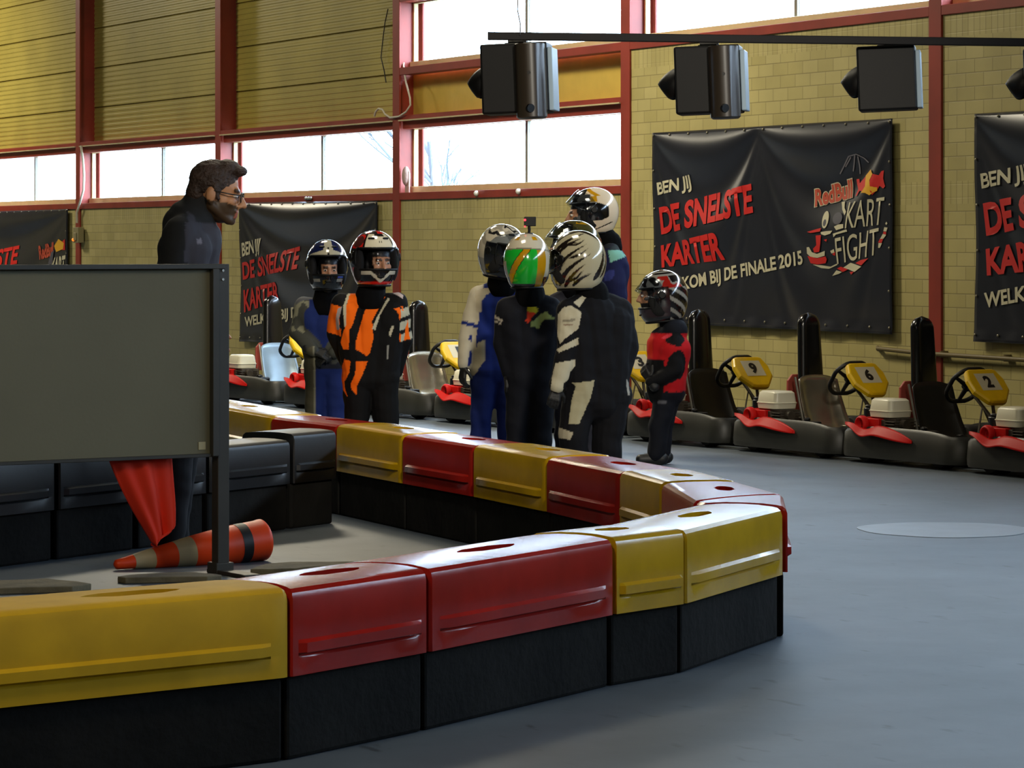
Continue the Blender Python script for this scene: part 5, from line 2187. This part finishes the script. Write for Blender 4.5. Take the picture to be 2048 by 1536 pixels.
def make_kart(mseat):
    """parts of one kart in its own frame: x forward, y left"""
    parts = []

    def part(name, mb, m, **k):
        par = k.pop('parent', None)
        o = mb.build(name, m, par, **k)
        parts.append(o)
        return o
    root = empty('go_kart')
    # wrap-round bumper
    path = densify(rrect(KHX, KHY, 0.13), 0.06)
    mb = MB()

    def bfn(i, j):
        x, y, nx, ny = path[i % len(path)]
        e = max(0.0, 1 - (abs(x) / 0.56) ** 4)
        h = 0.225 + 0.03 * e * (1 if abs(ny) > 0.8 else 0)
        prof = ((-0.035, 0.045), (0.0, 0.04), (0.008, 0.055), (0.010, 0.09), (0.008, 0.12), (0.0, h - 0.02), (-0.018, h), (-0.05, h - 0.005), (-0.055, h - 0.05), (-0.05, 0.06))
        o, z = prof[j]
        return Vector((x + nx * o, y + ny * o, z))
    n = len(path)
    vs = [bfn(i, j) for j in range(10) for i in range(n)]
    fs = [(j * n + i, j * n + (i + 1) % n, ((j + 1) % 10) * n + (i + 1) % n, ((j + 1) % 10) * n + i) for j in range(10) for i in range(n)]
    mb.add(vs, fs)
    part('bumper', mb, m_bump, parent=root, smooth=50)
    # chassis: tray and tubes
    mb = MB()
    mb.b2((-0.1, -0.27, 0.05), (0.50, 0.27, 0.06))
    for y in (-0.3, 0.3):
        mb.tube([(-0.52, y, 0.085), (0.2, y, 0.075), (0.5, y * 0.75, 0.085)], 0.016, 8)
    for x in (-0.5, -0.12, 0.25, 0.5):
        mb.tube([(x, -0.52, 0.08), (x, 0.52, 0.08)], 0.014, 8)
    mb.tube([(-0.43, -0.5, 0.12), (-0.43, 0.5, 0.12)], 0.018, 8)
    part('chassis', mb, m_iron, parent=root)
    # wheels
    for x, y, r, w in ((-0.42, -0.43, 0.115, 0.15), (-0.42, 0.43, 0.115, 0.15), (0.38, -0.44, 0.105, 0.10), (0.38, 0.44, 0.105, 0.10)):
        Mx = Matrix.Translation((x, y, r)) @ Matrix.Rotation(PI / 2, 4, 'X')
        t = part('wheel', MB().lathe([(r * 0.52, -w / 2), (r * 0.9, -w / 2), (r, -w / 2 + 0.02), (r, w / 2 - 0.02), (r * 0.9, w / 2), (r * 0.52, w / 2)], 28, 0, Mx), m_tyre, parent=root, smooth=40)
        part('rim', MB().lathe([(0.02, -w / 2 - 0.004), (r * 0.5, -w / 2 + 0.002), (r * 0.55, -w / 2 + 0.012), (r * 0.55, w / 2 - 0.012), (r * 0.5, w / 2 - 0.002), (0.02, w / 2 + 0.004)], 20, 0, Mx), m_alu, parent=t, smooth=40)
    # bucket seat
    mb = MB()
    cl = [(0.13, 0.115), (0.05, 0.085), (-0.08, 0.085), (-0.18, 0.11), (-0.25, 0.19), (-0.30, 0.30), (-0.34, 0.42), (-0.365, 0.545)]

    def sfn(u, v):
        t = v * (len(cl) - 1)
        i = min(int(t), len(cl) - 2)
        x, z = [cl[i][q] + (cl[i + 1][q] - cl[i][q]) * (t - i) for q in (0, 1)]
        a = (u - 0.5) * 2
        w = 0.175 + 0.02 * math.sin(v * PI)
        wrap = abs(a) ** 3
        y = w * a
        if v < 0.5:
            return Vector((x, y, z + 0.10 * wrap * (0.4 + v)))
        return Vector((x + 0.11 * wrap * (1.15 - v * 0.7), y, z - 0.035 * wrap * v))
    mb.grid(sfn, 15, 22)
    seat = part('seat', mb, mseat, parent=root, smooth=180, solid=0.008)
    mb = MB()
    for y in (-0.17, 0.17):
        mb.tube([(-0.36, y, 0.53), (-0.27, y, 0.24), (-0.2, y, 0.09)], 0.009, 8)
    part('seat_stay', mb, m_alu, parent=root)
    # tall protective pad behind the seat
    mb = MB()

    def pfn(u, v):
        a = u * 2 * PI
        z = 0.50 + v * 0.495
        if v > 0.82:
            q = (v - 0.82) / 0.18
            k = math.sqrt(max(0.0, 1 - q * q))
        else:
            k = 1.0
        w = (0.104 - 0.018 * v) * max(k, 0.02)
        d = 0.045 * max(k ** 0.6, 0.02)
        c, s_ = math.cos(a), math.sin(a)
        return Vector((-0.405 - 0.03 * v + d * math.copysign(abs(c) ** 0.7, c), w * math.copysign(abs(s_) ** 0.7, s_), z))
    mb.grid(pfn, 28, 26, cu=True)
    mb.ell((-0.405, 0, 0.5), (0.04, 0.1, 0.01), n=16)
    part('headrest_pad', mb, m_pad, parent=root, smooth=180)
    # rear guard
    mb = MB()
    mb.prism([(-0.15, 0.28), (0.15, 0.28), (0.165, 0.36), (0.16, 0.50), (0.12, 0.545), (-0.12, 0.545), (-0.16, 0.50), (-0.165, 0.36)], -0.012, 0.012, 0, Matrix.Translation((-0.50, 0.02, 0)) @ Matrix(((0, 0, 1, 0), (1, 0, 0, 0), (0, 1, 0, 0), (0, 0, 0, 1))))
    part('rear_guard', mb, m_salmon, parent=root, smooth=0, bevel=0.006)
    MB_ = MB()
    for y in (-0.12, 0.12):
        MB_.tube([(-0.5, y, 0.32), (-0.48, y, 0.12)], 0.012, 8)
    part('guard_stay', MB_, m_iron, parent=root)
    # steering column, wheel, pedals
    tilt = R(42)
    wc = Vector((0.055, 0, 0.535))
    ax = Vector((-math.cos(R(38)), 0, math.sin(R(38))))   # towards the driver
    part('steering_column', MB().tube([wc, wc - ax * 0.35, wc - ax * 0.52], 0.012, 8).tube([(0.30, -0.12, 0.08), wc - ax * 0.22, (0.30, 0.12, 0.08)], 0.009, 8), m_iron, parent=root)
    u1 = Vector((0, 1, 0))
    u2 = ax.cross(u1).normalized()
    ring = []
    for i in range(36):
        a = 2 * PI * i / 36
        k = 1.0 - 0.07 * max(0, math.cos(4 * a))
        ring.append(wc + (u1 * math.cos(a) + u2 * math.sin(a)) * 0.146 * k * 1.04)
    mb = MB().tube(ring, 0.0155, 10, closed=True)
    for a in (90, 210, 330):
        d = u1 * math.cos(R(a)) + u2 * math.sin(R(a))
        mb.tube([wc - ax * 0.015, wc + d * 0.142], [0.018, 0.012], 8)
    mb.cyl(wc - ax * 0.03, wc + ax * 0.005, 0.034, n=16)
    part('steering_wheel', mb, m_rubber, parent=root, smooth=60)
    mb = MB()
    for y in (-0.16, 0.16):
        mb.tube([(0.44, y, 0.06), (0.47, y, 0.20), (0.44, y * 0.6, 0.21)], 0.009, 8)
    part('pedals', mb, m_alu, parent=root)
    # number panel sloping down towards the nose
    pc = Vector((0.295, 0, 0.54))
    fx = Vector((math.cos(R(46)), 0, -math.sin(R(46))))
    py = Vector((0, 1, 0))
    nn = fx.cross(py)
    if nn.z < 0:
        nn = -nn
    out = [(-0.145, 0.10), (-0.135, 0.125), (-0.05, 0.155), (0.05, 0.150), (0.145, 0.075), (0.155, 0.05)]
    out = out + [(a, -b) for a, b in reversed(out)]
    mb = MB()
    top = [pc + fx * a + py * b for a, b in out]
    ins = [pc + fx * a * 0.93 + py * b * 0.93 + nn * 0.014 for a, b in out]
    bot = [p - nn * 0.03 for p in top]
    m = len(top)
    mb.add(top + ins + bot, [tuple(range(m, 2 * m)), tuple(reversed(range(2 * m, 3 * m)))] + [(i, (i + 1) % m, m + (i + 1) % m, m + i) for i in range(m)] + [(2 * m + i, 2 * m + (i + 1) % m, (i + 1) % m, i) for i in range(m)])
    panel = part('number_panel', mb, m_yel, parent=root, smooth=0, bevel=0.006)
    mb = MB()
    sc = pc + nn * 0.0155 - fx * 0.022
    mb.add([sc + fx * a + py * b for a, b in ((-0.075, -0.085), (0.075, -0.085), (0.075, 0.085), (-0.075, 0.085))], [(0, 1, 2, 3)])
    part('sticker', mb, m_stick, parent=panel, smooth=0)
    part('panel_stay', MB().tube([pc - nn * 0.03 + fx * 0.08, (0.36, 0, 0.3), (0.40, 0, 0.1)], 0.012, 8), m_iron, parent=root)
    # engine on the right-hand side
    ex, ey = -0.30, -0.395
    mb = MB()
    mb.b2((ex - 0.15, ey - 0.10, 0.10), (ex + 0.10, ey + 0.12, 0.30)).b2((ex + 0.02, ey - 0.08, 0.2), (ex + 0.19, ey + 0.08, 0.312))
    for k in range(6):
        mb.b2((ex + 0.02, ey - 0.10, 0.190 + 0.019 * k), (ex + 0.20, ey + 0.09, 0.197 + 0.019 * k))
    mb.cyl((ex + 0.16, ey - 0.02, 0.27), (ex + 0.24, ey - 0.02, 0.27), 0.035, n=14)
    eng = part('engine', mb, m_iron, parent=root, smooth=0, bevel=0.006)
    mb = MB()
    for (z, hx, hy) in ((0.312, 0.112, 0.085), (0.317, 0.122, 0.095), (0.352, 0.126, 0.098), (0.355, 0.130, 0.102), (0.359, 0.130, 0.102), (0.363, 0.124, 0.097), (0.428, 0.116, 0.089), (0.442, 0.10, 0.075)):
        mb.v += [Vector((ex + 0.03 + x, ey + y, z)) for x, y, _, _ in rrect(hx, hy, 0.035, 5)]
    nn_ = 20
    for j in range(7):
        for i in range(nn_):
            mb.f.append([j * nn_ + i, j * nn_ + (i + 1) % nn_, (j + 1) * nn_ + (i + 1) % nn_, (j + 1) * nn_ + i])
            mb.m.append(0)
    mb.f.append(list(range(nn_ * 7, nn_ * 8))); mb.m.append(0)
    mb.f.append(list(reversed(range(nn_)))); mb.m.append(0)
    part('air_cleaner', mb, m_filter, parent=eng, smooth=40)
    mb = MB()
    mb.lathe([(0.052, -0.03), (0.052, 0.105), (0.062, 0.115), (0.062, 0.14), (0.054, 0.155), (0.044, 0.158), (0.036, 0.14), (0.03, 0.12)], 26, 0, Matrix.Translation((ex - 0.09, ey - 0.02, 0.262)) @ Matrix.Rotation(R(90), 4, 'X'))
    mb.b2((ex - 0.15, ey - 0.125, 0.205), (ex + 0.06, ey + 0.04, 0.306))
    part('fan_cover', mb, m_red2, parent=eng, smooth=40, bevel=0.006)
    part('fuel_cap', MB().cyl((ex - 0.17, ey - 0.02, 0.28), (ex - 0.17, ey - 0.02, 0.37), 0.045, n=18).cyl((ex - 0.17, ey - 0.02, 0.37), (ex - 0.17, ey - 0.02, 0.39), 0.034, n=18), m_black, parent=eng, bevel=0.006)
    # curved red shield low on the side
    mb = MB()

    def rfn(u, v):
        x = -0.54 + 0.74 * u
        w = math.sin(PI * min(1, max(0.0, u)) ** 0.85) ** 0.8
        zc = 0.268 - 0.025 * u - 0.07 * u * u - 0.04 * math.exp(-((u - 0.30) / 0.14) ** 2)
        y = -0.578 - 0.02 * w
        b = (v - 0.5)
        return Vector((x, y + 0.06 * b * w, zc + b * (0.018 + 0.085 * w * (0.08 + u * 0.92))))
    mb.grid(rfn, 32, 7)
    part('red_shield', mb, m_red2, parent=root, smooth=180, solid=0.008)
    part('exhaust', MB().tube([(ex + 0.2, ey - 0.02, 0.22), (ex + 0.30, ey + 0.0, 0.2), (ex + 0.30, ey + 0.1, 0.13), (-0.2, ey + 0.14, 0.12), (-0.50, ey + 0.14, 0.13)], 0.022, 10), m_alu, parent=root)
    mb = MB()
    mb.b2((0.02, ey - 0.08, 0.10), (0.17, ey + 0.08, 0.24)).cyl((0.1, ey, 0.24), (0.1, ey, 0.265), 0.025, n=12)
    part('black_tank', mb, m_black, parent=root, smooth=0, bevel=0.015)
    return root


def kids(o):
    return [c for c in bpy.data.objects if c.parent == o]


def copy_tree(o, parent=None):
    c = o.copy()
    COL.objects.link(c)
    if parent is not None:
        c.parent = parent
    for ch in kids(o):
        copy_tree(ch, c)
    return c


def find(o, name):
    for ch in kids(o):
        if ch.name.split('.')[0] == name:
            return ch
        r = find(ch, name)
        if r:
            return r
    return None


# row direction measured from the bumpers' ground line
N0, N1 = gnd(450, 803), gnd(2048, 958)
KF = (N1 - N0).normalized()
KLF = Vector((-KF.y, KF.x, 0))
if KLF.x < 0:
    KLF = -KLF
kyaw = math.atan2(KF.y, KF.x)


def kart_origin(px):
    """origin of the kart whose tall pad is seen at px"""
    lo, hi = -8.0, 20.0
    for _ in range(60):
        t = (lo + hi) / 2
        o = N0 + KF * t + KLF * (KHY + 0.01)
        p = o - KF * 0.42
        if CX + F * p.x / p.y < px:
            lo = t
        else:
            hi = t
    return o, t


KARTS = [(545, None, m_blueseat, 'go-kart with pale blue seat at the left, directly right of the board'),
         (692, None, m_silver, 'go-kart mostly hidden behind the children in blue and orange'),
         (838, '1', m_silver, 'go-kart with yellow number 1 panel right of the orange child'),
         (1002, None, m_seatblk, 'go-kart hidden behind the child in the blue and white suit'),
         (1184, '3', m_silver, 'go-kart whose yellow panel shows left of the child in the red vest'),
         (1400, '9', m_seatblk, 'go-kart with yellow number 9 panel right of the child in the red vest'),
         (1620, '6', m_silver, 'go-kart with yellow number 6 panel and silver seat'),
         (1846, '2', m_seatblk, 'go-kart with yellow number 2 panel in front of the right red column'),
         (2100, None, m_silver, 'go-kart cut off by the right edge with only its engine showing')]
proto = make_kart(m_silver)
used = False
SLOT = []
for (px, num, ms, lb) in KARTS:
    o_, t_ = kart_origin(px)
    SLOT.append(t_)
# nose-to-tail spacing: even out the measured places a little so that bumpers never cross
for i in range(len(SLOT) - 2, -1, -1):
    SLOT[i] = min(SLOT[i], SLOT[i + 1] - (2 * KHX + 0.026))
print('kart spacing', [round(SLOT[i + 1] - SLOT[i], 3) for i in range(len(SLOT) - 1)])
roots = [proto] + [copy_tree(proto) for _ in KARTS[1:]]
for root, t, (px, num, ms, lb) in zip(roots, SLOT, KARTS):
    p = N0 + KF * t + KLF * (KHY + 0.01)
    root.location = (p.x, p.y, 0)
    root.rotation_euler = (0, 0, kyaw)
    tag(root, lb, 'go-kart', 'go-karts parked along the wall')
    if ms is not m_silver:
        st = find(root, 'seat')
        st.data = st.data.copy()
        st.data.materials[0] = ms
    if num:
        pan = find(root, 'sticker')
        q = [pan.data.vertices[i].co.copy() for i in range(4)]     # a: along fx, b: along y
        # reads upright seen from the nose: up = back towards the wheel, right = the kart's left
        cen = (q[0] + q[2]) / 2
        up = (q[0] - q[1]).normalized()
        rt = (q[3] - q[0]).normalized()
        nv = rt.cross(up)
        if nv.z < 0:
            nv = -nv
        pv, fs = textmesh(num, 0.05)
        w = 0.040 if num == '1' else 0.062
        mb = MB()
        mb.add([cen + rt * (u - 0.5) * w + up * (v - 0.5) * 0.105 + nv * 0.0015 for u, v in pv], fs)
        mb.build('digit', m_dig, pan.parent, smooth=0, fix=False)
# ---------------------------------------------------------------- camera, daylight and hall lamps, plus added fills
cam = bpy.data.cameras.new('camera')
cam.sensor_fit = 'HORIZONTAL'
cam.sensor_width = 36.0
cam.lens = 36.0 * F / 2048
cam.shift_y = -(768 - HY) / 2048
cam.clip_end = 300
co = bpy.data.objects.new('camera', cam)
COL.objects.link(co)
co.location = (0, 0, H)
co.rotation_euler = (PI / 2, 0, 0)
SC.camera = co

w = bpy.data.worlds.new('overcast_sky')
SC.world = w
w.use_nodes = True
bg = w.node_tree.nodes['Background']
bg.inputs['Color'].default_value = (0.72, 0.87, 1.0, 1)
bg.inputs['Strength'].default_value = 26.0


def lamp(x, y, z, size, power, color, target=None, shape='SQUARE', sy=None):
    la = bpy.data.lights.new('hall_or_fill_lamp', 'AREA')
    la.shape = 'RECTANGLE' if sy else shape
    la.size = size
    if sy:
        la.size_y = sy
    la.energy = power
    la.color = color
    o = bpy.data.objects.new('hall_or_fill_lamp', la)
    COL.objects.link(o)
    o.location = (x, y, z)
    d = (Vector(target) - Vector((x, y, z))) if target else Vector((0, 0, -1))
    o.rotation_euler = d.to_track_quat('-Z', 'Y').to_euler()
    return o


WARM = (1.0, 0.90, 0.68)
COOL = (0.80, 0.90, 1.0)
# rows of lamps under the roof
for (s, y, p) in ((-24, -3.5, 560), (-14, -5.0, 240), (-4.2, -4.0, 480), (3.0, -6.0, 110), (12, -10, 20)):
    q = MW @ Vector((s, y, 6.1))
    lamp(q.x, q.y, q.z, 1.4, p, WARM)


def spot(p, target, power, ang, blend, color, rad=0.35):
    la = bpy.data.lights.new('fill_spotlight', 'SPOT')
    la.energy, la.spot_size, la.spot_blend, la.color, la.shadow_soft_size = power, R(ang), blend, color, rad
    o = bpy.data.objects.new('fill_spotlight', la)
    COL.objects.link(o)
    o.location = p
    o.rotation_euler = (Vector(target) - Vector(p)).to_track_quat('-Z', 'Y').to_euler()


spot((2.5, 5.0, 5.6), (0.0, 19.0, 1.1), 4400, 24, 0.9, (1.0, 0.93, 0.80))  # unseen fill spot added to brighten the people from the front
lamp(2.5, 6.0, 5.8, 1.2, 28, (1.0, 0.93, 0.80), (-0.5, 17, 1.0))  # unseen soft fill added for the people and barrier fronts
lamp(-3.0, 5.0, 5.8, 1.2, 150, (1.0, 0.88, 0.66), (-1.0, 13, 0.6))  # unseen fill added to lift the board and near barriers

SC.view_settings.view_transform = 'Standard'
SC.view_settings.look = 'None'
SC.view_settings.exposure = 0.0
SC.view_settings.gamma = 1.0
SC.view_settings.use_curve_mapping = False
try:
    SC.cycles.use_denoising = True
    SC.cycles.max_bounces = 6
    SC.cycles.transparent_max_bounces = 12
    SC.cycles.sample_clamp_indirect = 12.0
    SC.cycles.caustics_reflective = False
    SC.cycles.caustics_refractive = False
except Exception:
    pass
